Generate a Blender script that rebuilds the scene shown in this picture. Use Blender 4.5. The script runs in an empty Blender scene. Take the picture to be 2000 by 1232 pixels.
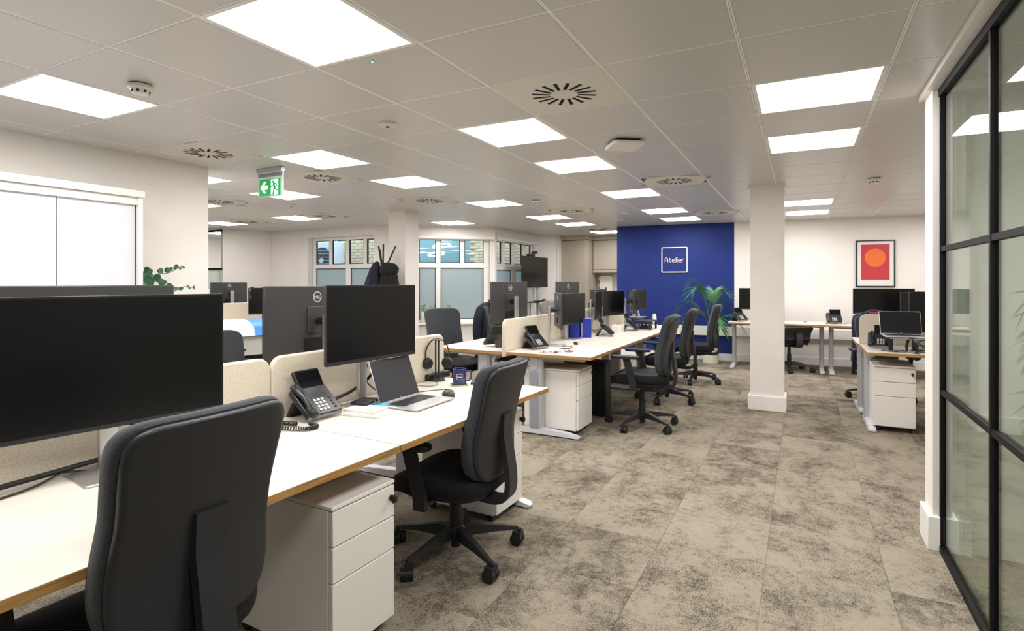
import bpy, math, random
from mathutils import Vector, Matrix
R = random.Random(7)
PI = math.pi
S = bpy.context.scene
COL = S.collection

# ---------------------------------------------------------------- camera
cd = bpy.data.cameras.new('camera')
cam = bpy.data.objects.new('camera', cd)
COL.objects.link(cam)
cd.sensor_width = 36.0
cd.lens = 1089.0 / 2000.0 * 36.0
cd.shift_y = -67.0 / 2000.0
cd.clip_start = 0.05
cam.location = (0, 0, 1.352)
cam.rotation_euler = (PI / 2, 0, 0.4793)
S.camera = cam
# ---------------------------------------------------------------- world, exposure
w = bpy.data.worlds.new('world')
S.world = w
w.use_nodes = True
bg = w.node_tree.nodes['Background']
bg.inputs[0].default_value = (0.82, 0.91, 1.0, 1)
bg.inputs[1].default_value = 2.8
S.view_settings.view_transform = 'Standard'
S.view_settings.look = 'None'
S.view_settings.gamma = 1.0
S.view_settings.use_curve_mapping = False
S.view_settings.exposure = 0.43
LAMP = 16.0          # radiance of the ceiling LED panels

CEIL = 2.352
DESK = 0.72

# ---------------------------------------------------------------- materials
def lin(h):
    def f(c):
        c /= 255.0
        return c / 12.92 if c <= 0.04045 else ((c + 0.055) / 1.055) ** 2.4
    if isinstance(h, str):
        h = h.lstrip('#'); h = tuple(int(h[i:i + 2], 16) for i in (0, 2, 4))
    return (f(h[0]), f(h[1]), f(h[2]), 1)

M = {}
def mat(name, col, rough=0.5, metal=0.0, spec=0.5, noise=None, bump=None, emit=None, coat=0.0, sheen=0.0):
    m = bpy.data.materials.new(name); m.use_nodes = True
    nt = m.node_tree; b = nt.nodes['Principled BSDF']
    b.inputs['Base Color'].default_value = lin(col)
    b.inputs['Roughness'].default_value = rough
    b.inputs['Metallic'].default_value = metal
    b.inputs['Specular IOR Level'].default_value = spec
    b.inputs['Coat Weight'].default_value = coat
    b.inputs['Sheen Weight'].default_value = sheen
    if emit:
        b.inputs['Emission Color'].default_value = lin(emit[0]); b.inputs['Emission Strength'].default_value = emit[1]
    if noise or bump:
        tc = nt.nodes.new('ShaderNodeTexCoord')
        nz = nt.nodes.new('ShaderNodeTexNoise')
        nz.inputs['Scale'].default_value = (noise or bump)[0]; nz.inputs['Detail'].default_value = 3
        nt.links.new(tc.outputs['Object'], nz.inputs['Vector'])
    if noise:
        mx = nt.nodes.new('ShaderNodeMix'); mx.data_type = 'RGBA'
        mx.inputs['A'].default_value = lin(col); mx.inputs['B'].default_value = lin(noise[1])
        rp = nt.nodes.new('ShaderNodeMapRange')
        rp.inputs['From Min'].default_value = noise[2] if len(noise) > 2 else 0.35
        rp.inputs['From Max'].default_value = noise[3] if len(noise) > 3 else 0.65
        nt.links.new(nz.outputs['Fac'], rp.inputs['Value'])
        nt.links.new(rp.outputs['Result'], mx.inputs['Factor'])
        nt.links.new(mx.outputs['Result'], b.inputs['Base Color'])
    if bump:
        bp = nt.nodes.new('ShaderNodeBump'); bp.inputs['Strength'].default_value = bump[1]; bp.inputs['Distance'].default_value = 0.002
        nt.links.new(nz.outputs['Fac'], bp.inputs['Height']); nt.links.new(bp.outputs['Normal'], b.inputs['Normal'])
    M[name] = m
    return m

mat('wall', '#EDE9E4', 0.75, spec=0.25, noise=(3, '#EAE5DF'))
mat('blue', '#172B70', 0.6, spec=0.3, noise=(2, '#1A3079'))
mat('ceil', '#D4D1CE', 0.33, spec=0.45)
mat('ceilback', '#6E6A66', 0.8)
mat('vent', '#E0DAD0', 0.5)
mat('trimwhite', '#F0EEEA', 0.4)
mat('gridwhite', '#FBFAF8', 0.5)
mat('lam', '#DCD6CB', 0.42, spec=0.35)
mat('fabbeige', '#E0D6C5', 0.95, noise=(140, '#C9BDA9', 0.3, 0.75), bump=(300, 0.5), spec=0.1)
mat('fabgrey', '#3F4347', 0.95, noise=(260, '#2C2F33', 0.3, 0.7), bump=(400, 0.5), spec=0.15, sheen=0.2)
mat('fabdark', '#15171A', 0.75, noise=(260, '#0E1013'), bump=(400, 0.3), spec=0.3)
mat('fablight', '#8D8A86', 0.95, noise=(120, '#76736F'), bump=(300, 0.4), spec=0.1)
mat('plasblack', '#17181A', 0.5)
mat('plasdark', '#242428', 0.45, spec=0.45)
mat('phone', '#1D1F22', 0.35)
mat('monback', '#393737', 0.42)
mat('bezel', '#161617', 0.4)
mat('screen', '#08080A', 0.30, spec=0.35)
mat('lapscreen', '#14161B', 0.3, spec=0.4)
mat('phscreen', '#0A0A0C', 0.18, spec=0.3)
mat('silver', '#C9C9C9', 0.35, metal=0.85)
mat('legmetal', '#B9BAC0', 0.42, metal=0.35)
mat('legpanel', '#8F9299', 0.5)
mat('footwhite', '#D2D3D8', 0.35, metal=0.2)
mat('white', '#EDEAE4', 0.4)
mat('pedwhite', '#E9E6E0', 0.42)
mat('key', '#C8C8C6', 0.5)
mat('keydark', '#1C1D20', 0.5)
mat('chrome', '#D8D8D8', 0.15, metal=1.0)
mat('brass', '#B09A6A', 0.3, metal=1.0)
mat('steelblack', '#141213', 0.55, spec=0.2)
mat('slotblack', '#050505', 0.9)
mat('navy', '#171A2E', 0.9, noise=(30, '#10131F'))
mat('blackcloth', '#0B0B0C', 0.95, noise=(60, '#141416'))
mat('jacket', '#1F2C48', 0.85, noise=(12, '#162038'))
mat('mugblue', '#1B2560', 0.2, coat=0.5)
mat('blueplastic', '#1F34A8', 0.4)
mat('paper', '#F2F0EA', 0.7)
mat('cyan', '#39B4E6', 0.6)
mat('green', '#1E8E4A', 0.7)
mat('cork', '#C9AE7E', 0.8)
mat('exitgreen', '#00A04C', 0.4, emit=('#00A852', 0.35))
mat('exitwhite', '#E8FFF6', 0.4, emit=('#E0FFF2', 0.9))
mat('acrylic', '#E6F0F0', 0.15)
mat('pot', '#D9D4C6', 0.6)
mat('soil', '#2A211A', 0.95)
mat('leaf', '#2C6B38', 0.4, noise=(6, '#4E8C3C'))
mat('leafdark', '#2E5A3C', 0.5, noise=(9, '#3E6B55'))
mat('leaflime', '#8FB23A', 0.5, noise=(14, '#6F9A33'))
mat('stem', '#5A6B35', 0.6)
mat('red', '#C9363F', 0.45)
mat('orange', '#F4752F', 0.45)
mat('mount', '#EFEDE8', 0.5)
mat('kitchen', '#B9AF9F', 0.45)
mat('tilewhite', '#DDD6CA', 0.25)
mat('grout', '#A89F92', 0.9)
mat('brick', '#DDCDAB', 0.9, noise=(5, '#C2B292'))
mat('mortar', '#A89F8E', 0.95)
mat('acwhite', '#D9E2EC', 0.5)
mat('acdark', '#3A4450', 0.6)
mat('teal', '#7B9CA0', 0.35)
mat('blind', '#EFEBE4', 0.6)
mat('pvc', '#EDEAE6', 0.35)
mat('gasket', '#121519', 0.6)
mat('plotgrey', '#B8B6B1', 0.5)
mat('plotblue', '#2E7BD0', 0.45)
mat('signwhite', '#FBEDEA', 0.4)
mat('logo', '#D8D8D8', 0.35, metal=0.4)
mat('ledgreen', '#40E090', 0.3, emit=('#40E8A0', 3.0))
mat('tower', '#101113', 0.35)
mat('tambour', '#E6E6EC', 0.45)
mat('ringlamp', '#FFFFFF', 0.5, emit=('#FFFFFF', 1.4))
mat('coilcord', '#232325', 0.5)
mat('orangebit', '#E0633A', 0.6)
mat('patterned', '#D9CFC9', 0.8, noise=(60, '#7A2B3A', 0.5, 0.56))

def mk_lamp():
    m = bpy.data.materials.new('lamp'); m.use_nodes = True
    nt = m.node_tree; nt.nodes.remove(nt.nodes['Principled BSDF'])
    e = nt.nodes.new('ShaderNodeEmission'); e.inputs[0].default_value = (1.0, 0.968, 0.945, 1); e.inputs[1].default_value = LAMP
    nt.links.new(e.outputs[0], nt.nodes['Material Output'].inputs[0]); M['lamp'] = m
mk_lamp()

def mk_glass(name, tint, ior=1.5):
    m = bpy.data.materials.new(name); m.use_nodes = True
    nt = m.node_tree; nt.nodes.remove(nt.nodes['Principled BSDF'])
    t = nt.nodes.new('ShaderNodeBsdfTransparent'); t.inputs[0].default_value = tint
    g = nt.nodes.new('ShaderNodeBsdfGlossy'); g.inputs['Roughness'].default_value = 0.0
    fr = nt.nodes.new('ShaderNodeFresnel')
    ge = nt.nodes.new('ShaderNodeNewGeometry'); im = nt.nodes.new('ShaderNodeMix')      # same reflectance on both faces of the pane
    im.inputs['A'].default_value = ior; im.inputs['B'].default_value = 1.0 / ior
    nt.links.new(ge.outputs['Backfacing'], im.inputs['Factor']); nt.links.new(im.outputs['Result'], fr.inputs[0])
    mx = nt.nodes.new('ShaderNodeMixShader')
    nt.links.new(fr.outputs[0], mx.inputs[0]); nt.links.new(t.outputs[0], mx.inputs[1]); nt.links.new(g.outputs[0], mx.inputs[2])
    nt.links.new(mx.outputs[0], nt.nodes['Material Output'].inputs[0]); M[name] = m
mk_glass('glass', (0.90, 0.96, 0.92, 1))
mk_glass('picglass', (0.99, 0.99, 0.99, 1), 1.35)
mk_glass('winglass', (0.86, 0.93, 0.97, 1))

def mk_frost(name='frost', ca='#C6CDCC', cb='#C3D3D8'):
    m = bpy.data.materials.new(name); m.use_nodes = True
    nt = m.node_tree; nt.nodes.remove(nt.nodes['Principled BSDF'])
    d = nt.nodes.new('ShaderNodeBsdfDiffuse'); d.inputs[0].default_value = lin(ca)
    t = nt.nodes.new('ShaderNodeBsdfTranslucent'); t.inputs[0].default_value = lin(cb)
    g = nt.nodes.new('ShaderNodeBsdfGlossy'); g.inputs['Roughness'].default_value = 0.35
    m1 = nt.nodes.new('ShaderNodeMixShader'); m1.inputs[0].default_value = 0.6
    m2 = nt.nodes.new('ShaderNodeMixShader'); m2.inputs[0].default_value = 0.06
    nt.links.new(d.outputs[0], m1.inputs[1]); nt.links.new(t.outputs[0], m1.inputs[2])
    nt.links.new(m1.outputs[0], m2.inputs[1]); nt.links.new(g.outputs[0], m2.inputs[2])
    nt.links.new(m2.outputs[0], nt.nodes['Material Output'].inputs[0]); M[name] = m
mk_frost(); mk_frost('frostwhite', '#E4EBE6', '#EEF4F0')

def mk_carpet():
    m = bpy.data.materials.new('carpet'); m.use_nodes = True
    nt = m.node_tree; N = nt.nodes; L = nt.links; b = N['Principled BSDF']
    b.inputs['Roughness'].default_value = 1.0; b.inputs['Specular IOR Level'].default_value = 0.05
    geo = N.new('ShaderNodeNewGeometry')
    def vm(op, a, bb=None):
        n = N.new('ShaderNodeVectorMath'); n.operation = op
        L.new(a, n.inputs[0])
        if bb is not None:
            if isinstance(bb, tuple): n.inputs[1].default_value = bb
            else: L.new(bb, n.inputs[1])
        return n.outputs[0]
    sh = vm('ADD', geo.outputs['Position'], (0.155, -3.42, 0.25))
    sc = vm('SCALE', sh); sc.node.inputs['Scale'].default_value = 2.0
    fl = vm('FLOOR', sc)
    wn = N.new('ShaderNodeTexWhiteNoise'); wn.noise_dimensions = '3D'; L.new(fl, wn.inputs['Vector'])
    off = vm('SCALE', wn.outputs['Color']); off.node.inputs['Scale'].default_value = 23.0
    pos = vm('ADD', geo.outputs['Position'], off)
    def nz(vec, s, det, rough=0.5):
        n = N.new('ShaderNodeTexNoise'); n.inputs['Scale'].default_value = s; n.inputs['Detail'].default_value = det
        n.inputs['Roughness'].default_value = rough; L.new(vec, n.inputs['Vector']); return n.outputs['Fac']
    stretch = vm('MULTIPLY', pos, (1.35, 1.0, 1.0))
    blot = nz(stretch, 3.1, 4.0, 0.62)
    mid = nz(pos, 24.0, 3.0, 0.6)
    fine = nz(vm('MULTIPLY', pos, (1.5, 0.85, 1.0)), 190.0, 2.0)
    def mth(op, a, c):
        n = N.new('ShaderNodeMath'); n.operation = op
        for k, q in enumerate((a, c)):
            if isinstance(q, (int, float)): n.inputs[k].default_value = q
            else: L.new(q, n.inputs[k])
        return n.outputs[0]
    s1 = mth('ADD', mth('MULTIPLY', blot, 1.0), mth('MULTIPLY', mid, 0.55))
    s1 = mth('ADD', s1, mth('MULTIPLY', mth('SUBTRACT', wn.outputs['Value'], 0.5), 0.12))
    s2 = mth('ADD', s1, mth('MULTIPLY', fine, 1.4))
    mr = N.new('ShaderNodeMapRange'); mr.inputs['From Min'].default_value = 1.42; mr.inputs['From Max'].default_value = 1.70
    L.new(s2, mr.inputs['Value'])
    mx = N.new('ShaderNodeMix'); mx.data_type = 'RGBA'
    mx.inputs['A'].default_value = lin('#9D9483'); mx.inputs['B'].default_value = lin('#544C43')
    L.new(mr.outputs[0], mx.inputs['Factor'])
    hv = N.new('ShaderNodeMix'); hv.data_type = 'RGBA'; hv.blend_type = 'MULTIPLY'
    fr = N.new('ShaderNodeMapRange'); fr.inputs['From Min'].default_value = 0.3; fr.inputs['From Max'].default_value = 0.7
    fr.inputs['To Min'].default_value = 0.82; fr.inputs['To Max'].default_value = 1.12
    L.new(fine, fr.inputs['Value'])
    hv.inputs['Factor'].default_value = 1.0
    L.new(mx.outputs['Result'], hv.inputs['A']); L.new(fr.outputs[0], hv.inputs['B'])
    L.new(hv.outputs['Result'], b.inputs['Base Color'])
    bp = N.new('ShaderNodeBump'); bp.inputs['Strength'].default_value = 0.6; bp.inputs['Distance'].default_value = 0.004
    L.new(fine, bp.inputs['Height']); L.new(bp.outputs['Normal'], b.inputs['Normal'])
    M['carpet'] = m
mk_carpet()

def mk_ply():
    m = bpy.data.materials.new('ply'); m.use_nodes = True
    nt = m.node_tree; N = nt.nodes; L = nt.links; b = N['Principled BSDF']
    b.inputs['Roughness'].default_value = 0.55
    tc = N.new('ShaderNodeTexCoord'); mp = N.new('ShaderNodeMapping'); mp.inputs['Scale'].default_value = (6, 6, 330)
    nz = N.new('ShaderNodeTexNoise'); nz.inputs['Scale'].default_value = 1.0; nz.inputs['Detail'].default_value = 4
    L.new(tc.outputs['Object'], mp.inputs[0]); L.new(mp.outputs[0], nz.inputs['Vector'])
    r = N.new('ShaderNodeValToRGB'); r.color_ramp.elements[0].position = 0.32; r.color_ramp.elements[1].position = 0.66
    r.color_ramp.elements[0].color = lin('#8A6334'); r.color_ramp.elements[1].color = lin('#C49555')
    L.new(nz.outputs['Fac'], r.inputs[0]); L.new(r.outputs[0], b.inputs['Base Color'])
    M['ply'] = m
mk_ply()

# ---------------------------------------------------------------- mesh builder
class MB:
    def __init__(s, M0=None):
        s.v = []; s.f = []; s.M = M0 or Matrix()
    def add(s, vs, fs):
        n = len(s.v)
        s.v += [tuple(s.M @ Vector(p)) for p in vs]
        s.f += [tuple(i + n for i in q) for q in fs]
        return s
    def box(s, x0, x1, y0, y1, z0, z1):
        return s.add([(x0, y0, z0), (x1, y0, z0), (x1, y1, z0), (x0, y1, z0), (x0, y0, z1), (x1, y0, z1), (x1, y1, z1), (x0, y1, z1)],
                     [(3, 2, 1, 0), (4, 5, 6, 7), (0, 1, 5, 4), (1, 2, 6, 5), (2, 3, 7, 6), (3, 0, 4, 7)])
    def cyl(s, p, q, r, r2=None, n=12):
        p = Vector(p); q = Vector(q); r2 = r if r2 is None else r2
        d = (q - p).normalized(); a = d.orthogonal().normalized(); b = d.cross(a)
        vs = [tuple(c + (a * math.cos(2 * PI * k / n) + b * math.sin(2 * PI * k / n)) * rr) for c, rr in ((p, r), (q, r2)) for k in range(n)]
        fs = [(k, (k + 1) % n, n + (k + 1) % n, n + k) for k in range(n)] + [tuple(range(n - 1, -1, -1)), tuple(range(n, 2 * n))]
        return s.add(vs, fs)
    def lathe(s, prof, n=20, c=(0, 0, 0)):
        vs = []; fs = []
        for r, z in prof:
            for k in range(n):
                a = 2 * PI * k / n; vs.append((c[0] + r * math.cos(a), c[1] + r * math.sin(a), c[2] + z))
        m = len(prof)
        for i in range(m - 1):
            for k in range(n):
                fs.append((i * n + k, i * n + (k + 1) % n, (i + 1) * n + (k + 1) % n, (i + 1) * n + k))
        fs.append(tuple(range(n - 1, -1, -1))); fs.append(tuple((m - 1) * n + k for k in range(n)))
        return s.add(vs, fs)
    def tube(s, pts, r, n=7, smooth=4, radii=None):
        P = [Vector(p) for p in pts]
        if smooth > 1 and len(P) > 2: P = catmull(P, smooth)
        vs = []; fs = []; up = Vector((0, 0, 1)); prev = None
        for i, p in enumerate(P):
            d = (P[min(i + 1, len(P) - 1)] - P[max(i - 1, 0)])
            d = d.normalized() if d.length > 1e-9 else Vector((0, 0, 1))
            if prev is None: a = d.orthogonal().normalized()
            else:
                a = prev - d * prev.dot(d); a = a.normalized() if a.length > 1e-6 else d.orthogonal().normalized()
            prev = a; b = d.cross(a)
            rr = r if radii is None else radii[0] + (radii[1] - radii[0]) * i / (len(P) - 1)
            for k in range(n):
                t = 2 * PI * k / n; vs.append(tuple(p + (a * math.cos(t) + b * math.sin(t)) * rr))
        for i in range(len(P) - 1):
            for k in range(n):
                fs.append((i * n + k, i * n + (k + 1) % n, (i + 1) * n + (k + 1) % n, (i + 1) * n + k))
        fs.append(tuple(range(n - 1, -1, -1))); fs.append(tuple((len(P) - 1) * n + k for k in range(n)))
        return s.add(vs, fs)
    def prism(s, poly, a0, a1, fn=None):
        """poly: 2D points; fn maps (u, v, a) to 3D."""
        fn = fn or (lambda u, v, a: (u, v, a)); n = len(poly)
        vs = [fn(u, v, a0) for u, v in poly] + [fn(u, v, a1) for u, v in poly]
        fs = [tuple(range(n - 1, -1, -1)), tuple(range(n, 2 * n))] + [(k, (k + 1) % n, n + (k + 1) % n, n + k) for k in range(n)]
        return s.add(vs, fs)
    def sweep(s, pts, w, t, smooth=5):
        """flat bar along a path in the local XZ plane, width along Y."""
        P = [Vector((p[0], 0, p[1])) for p in pts]; P = catmull(P, smooth) if smooth > 1 else P
        vs = []; fs = []
        for i, p in enumerate(P):
            d = (P[min(i + 1, len(P) - 1)] - P[max(i - 1, 0)]).normalized(); n = Vector((-d.z, 0, d.x))
            for sy, sn in ((-1, -1), (1, -1), (1, 1), (-1, 1)):
                q = p + n * (t / 2 * sn); vs.append((q.x, sy * w / 2, q.z))
        for i in range(len(P) - 1):
            for k in range(4): fs.append((i * 4 + k, i * 4 + (k + 1) % 4, i * 4 + 4 + (k + 1) % 4, i * 4 + 4 + k))
        fs.append((3, 2, 1, 0)); m = (len(P) - 1) * 4; fs.append((m, m + 1, m + 2, m + 3))
        return s.add(vs, fs)
    def pillow(s, outline, tf, tb, fn, inner=(0.97, 0.9, 0.6, 0.3)):
        """outline 2D closed, soft slab with front thickness tf, back tb; fn maps (u, v, depth) to 3D."""
        n = len(outline); cu = sum(p[0] for p in outline) / n; cv = sum(p[1] for p in outline) / n
        rings = []
        prof = [(-1, k) for k in reversed(inner)] + [(-0.6, 0.992), (0, 1.0), (0.6, 0.992)] + [(1, k) for k in inner]
        for h, k in prof:
            th = tf * h if h > 0 else tb * h
            rings.append([fn(cu + (u - cu) * k, cv + (v - cv) * k, th) for u, v in outline])
        vs = [p for r in rings for p in r]; fs = []
        for i in range(len(rings) - 1):
            for k in range(n): fs.append((i * n + k, i * n + (k + 1) % n, (i + 1) * n + (k + 1) % n, (i + 1) * n + k))
        m = len(vs); vs.append(fn(cu, cv, -tb)); vs.append(fn(cu, cv, tf)); L = (len(rings) - 1) * n
        for k in range(n):
            fs.append((m, (k + 1) % n, k)); fs.append((m + 1, L + k, L + (k + 1) % n))
        return s.add(vs, fs)
    def loft(s, rings, cap=True):
        n = len(rings[0]); vs = [p for r in rings for p in r]; fs = []
        for i in range(len(rings) - 1):
            for k in range(n): fs.append((i * n + k, i * n + (k + 1) % n, (i + 1) * n + (k + 1) % n, (i + 1) * n + k))
        if cap:
            fs.append(tuple(range(n - 1, -1, -1))); fs.append(tuple((len(rings) - 1) * n + k for k in range(n)))
        return s.add(vs, fs)
    def strokes(s, lines, wd, th, fn):
        """flat pen strokes: polylines in 2D, mapped by fn(u, v, height)."""
        for ln in lines:
            for a, b in zip(ln[:-1], ln[1:]):
                ax, ay = a; bx, by = b; l = math.hypot(bx - ax, by - ay) or 1e-9
                dx, dy = (bx - ax) / l * wd / 2, (by - ay) / l * wd / 2
                q = [(ax - dx * .7 - dy, ay - dy * .7 + dx), (ax - dx * .7 + dy, ay - dy * .7 - dx), (bx + dx * .7 + dy, by + dy * .7 - dx), (bx + dx * .7 - dy, by + dy * .7 + dx)]
                s.prism(q, 0, th, fn)
        return s
    def mesh(s, name, smooth=None):
        me = bpy.data.meshes.new(name); me.from_pydata(s.v, [], s.f); me.update()
        if smooth is not None:
            me.polygons.foreach_set('use_smooth', [True] * len(me.polygons)); me.set_sharp_from_angle(angle=math.radians(smooth))
        return me
    def build(s, name, m, parent=None, smooth=None, bevel=None, seg=2, loc=None):
        me = s.mesh(name, smooth); me.materials.append(M[m])
        o = bpy.data.objects.new(name, me); COL.objects.link(o)
        if parent: o.parent = parent
        if loc: o.location = loc
        if bevel: bev(o, bevel, seg)
        return o

def bev(o, wd, seg=2):
    b = o.modifiers.new('bevel', 'BEVEL'); b.width = wd; b.segments = seg; b.limit_method = 'ANGLE'; b.angle_limit = math.radians(40)
    for p in o.data.polygons: p.use_smooth = True
    o.data.set_sharp_from_angle(angle=math.radians(50))

def catmull(P, k):
    out = []
    for i in range(len(P) - 1):
        p0 = P[max(i - 1, 0)]; p1 = P[i]; p2 = P[i + 1]; p3 = P[min(i + 2, len(P) - 1)]
        for j in range(k):
            t = j / k
            out.append(0.5 * ((2 * p1) + (p2 - p0) * t + (2 * p0 - 5 * p1 + 4 * p2 - p3) * t * t + (3 * p1 - p0 - 3 * p2 + p3) * t ** 3))
    out.append(P[-1]); return out

def thing(name, label, cat, loc=(0, 0, 0), rz=0.0, group=None):
    o = bpy.data.objects.new(name, None); COL.objects.link(o); o.empty_display_size = 0.1
    o.location = loc; o.rotation_euler = (0, 0, rz)
    return tag(o, label, cat, group)
def tag(o, label, cat, group=None, kind=None):
    o['label'] = label; o['category'] = cat
    if group: o['group'] = group
    if kind: o['kind'] = kind
    return o
def struct(o, label=None):
    o['kind'] = 'structure'
    if label: o['label'] = label
    return o
def part(src, parent, loc=None, rot=None):
    o = src.copy(); COL.objects.link(o); o.parent = parent
    if loc: o.location = loc
    if rot: o.rotation_euler = rot
    return o
def copy_tree(o, parent=None):
    c = o.copy(); COL.objects.link(c); c.parent = parent
    for ch in list(o.children): copy_tree(ch, c)
    return c
def again(proto, used, label, loc, rz, group=None):
    """first call uses the prototype itself, later calls copy it with all its parts."""
    o = copy_tree(proto) if used else proto
    o.location = loc; o.rotation_euler = (0, 0, rz); o['label'] = label
    if group: o['group'] = group
    return o
def rot_z(a): return Matrix.Rotation(a, 4, 'Z')
def rounded(w2, h2, r, n=5):
    pts = []
    for cx, cy, a0 in ((w2 - r, h2 - r, 0), (-w2 + r, h2 - r, PI / 2), (-w2 + r, -h2 + r, PI), (w2 - r, -h2 + r, 1.5 * PI)):
        for k in range(n + 1):
            a = a0 + PI / 2 * k / n; pts.append((cx + r * math.cos(a), cy + r * math.sin(a)))
    return pts
def circle(r, n=20, cx=0, cy=0): return [(cx + r * math.cos(2 * PI * k / n), cy + r * math.sin(2 * PI * k / n)) for k in range(n)]
def line_M(p, q):
    """local X from p to q, local Y to its left, Z up."""
    p = Vector((p[0], p[1], 0)); d = Vector((q[0], q[1], 0)) - p
    return Matrix.Translation(p) @ rot_z(math.atan2(d.y, d.x)), d.length

# ================================================================ THE SETTING
# ---- floor: carpet tiles half a metre square
fl = struct(MB().box(-12.2, 3.6, -2.6, 12.6, -0.12, -0.006).build('floor', 'mortar'), 'mottled greige carpet tile floor of the office')
T = 0.5
cells = []
for a in range(-24, 8):
    for b in range(-12, 19):
        x = -0.155 + a * T; y = 3.42 + b * T
        cx, cy = x + T / 2, y + T / 2
        if not (-12.2 <= x and x + T <= 3.6 and -2.6 <= y and y + T <= 12.6): continue
        d = -cx * 0.4612 + cy * 0.8873; xr = cx * 0.8873 + cy * 0.4612
        cells.append((0 if (d > 0.9 and abs(xr) < d * 1.05 and cx > -4.6) else 1, d if d > 0 else 99, x, y))
cells.sort()
tm = MB().box(0.0008, T - 0.0008, 0.0008, T - 0.0008, -0.006, 0.0).mesh('carpet_tile'); tm.materials.append(M['carpet'])
rest = MB()
for k, (_, _, x, y) in enumerate(cells):
    if k < 290:
        o = bpy.data.objects.new('carpet_tile', tm); COL.objects.link(o); o.parent = fl; o.location = (x, y, 0)
    else:
        rest.box(x + 0.0008, x + T - 0.0008, y + 0.0008, y + T - 0.0008, -0.006, 0.0)
rest.build('carpet_tiles', 'carpet', fl)['kind'] = 'stuff'

# ---- ceiling: metal tiles in a grid, the cells of lamps and diffusers left open
SX, SY, OX, OY = 0.5985, 0.585, -0.2345, 1.319
LIGHTS = [(-3, 0), (-3, 3), (-3, 5), (-3, 8), (-3, 11), (-3, 13), (0, 3), (0, 5), (0, 11), (0, 13),
          (-6, 0), (-6, 3), (-6, 5), (-6, 8), (-6, 11), (-6, 13), (-6, 16), (-9, 5), (-9, 11), (-12, 5), (-12, 8), (-15, 8), (3, 13),
          (3, 1), (-18, 10), (-18, 12), (0, 0), (-3, -2), (-6, -2), (0, -2), (-9, 3), (3, 11), (3, 8)]  # meeting room panel and second far left panel: unseen, added to brighten those rooms
VENTS = [(-2, 2), (-7, 2), (-7, 4), (-7, 7), (-2, 7), (-5, 10), (-2, 12), (-11, 8), (-14, 8), (-11, 5), (-6, 15)]
def cell(i, j): return OX + (i + 0.5) * SX, OY + (j + 0.5) * SY
ROOM = [(-4.8, -2.7), (3.62, -2.7), (3.62, 12.33), (-4.86, 12.33), (-4.86, 11.3), (-5.15, 10.93), (-5.19, 9.19), (-6.85, 7.86), (-9.62, 7.92), (-9.62, 9.0), (-12.3, 9.0), (-12.3, 3.0), (-4.8, 3.0)]
def inside(x, y, m=0.0):
    c = False; n = len(ROOM)
    for k in range(n):
        (xa, ya), (xb, yb) = ROOM[k], ROOM[(k + 1) % n]
        if (ya > y) != (yb > y) and x < (xb - xa) * (y - ya) / (yb - ya) + xa: c = not c
    return c
ce = struct(MB().prism(ROOM, CEIL + 0.022, CEIL + 0.12).build('ceiling', 'ceilback'), 'suspended ceiling of square white metal tiles')
def tile_mesh(name, gx=0.0085, gy=0.0045, bv=0.003):
    hx, hy = SX / 2 - gx, SY / 2 - gy; vs = []
    for (a, b, z) in ((hx, hy, 0.02), (hx, hy, 0.003), (hx - bv, hy - bv, 0.0)):
        vs += [(-a, -b, z), (a, -b, z), (a, b, z), (-a, b, z)]
    fs = [(11, 10, 9, 8)]
    for r in (0, 4):
        fs += [(r + k, r + (k + 1) % 4, r + 4 + (k + 1) % 4, r + 4 + k)[::-1] for k in range(4)]
    return MB().add(vs, [tuple(f) for f in fs])
ct = tile_mesh('ceiling_tile').mesh('ceiling_tile'); ct.materials.append(M['ceil'])
cells = []
for i in range(-20, 7):
    for j in range(-6, 19):
        if (i, j) in LIGHTS or (i, j) in VENTS: continue
        x, y = cell(i, j)
        if not any(inside(x + a_, y + b_) for a_ in (-0.2, 0.2) for b_ in (-0.2, 0.2)): continue
        d = -x * 0.4612 + y * 0.8873; xr = x * 0.8873 + y * 0.4612
        vis = d > 0.8 and abs(xr) < d * 1.1 + 0.4 and (x > -4.9 or y > 3.0)
        cells.append((0 if vis else 1, d, x, y))
cells.sort(); rest = MB()
for k, (_, _, x, y) in enumerate(cells):
    if k < 295:
        o = bpy.data.objects.new('ceiling_tile', ct); COL.objects.link(o); o.parent = ce; o.location = (x, y, CEIL)
    else:
        t = tile_mesh('x'); rest.add([(p[0] + x, p[1] + y, p[2] + CEIL) for p in t.v], t.f)
rest.build('ceiling_tiles', 'ceil', ce)['kind'] = 'stuff'
# main runners above the long joints
rn = MB()
for i in range(-19, 7):
    X_ = OX + i * SX
    for q_ in (-0.0082, 0.0008): rn.box(X_ + q_, X_ + q_ + 0.0074, -2.6 if X_ > -4.8 else 3.0, 12.3 if X_ > -4.8 else 7.8, CEIL + 0.0012, CEIL + 0.021)
for j in range(-6, 19):
    Y_ = OY + j * SY
    rn.box(-4.7 if (Y_ < 3.1 or Y_ > 9.3) else (-9.6 if Y_ < 7.8 else -5.6), 3.5, Y_ - 0.004, Y_ + 0.004, CEIL + 0.0014, CEIL + 0.02)
rn.build('runner_rails', 'gridwhite', ce)['kind'] = 'stuff'

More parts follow.
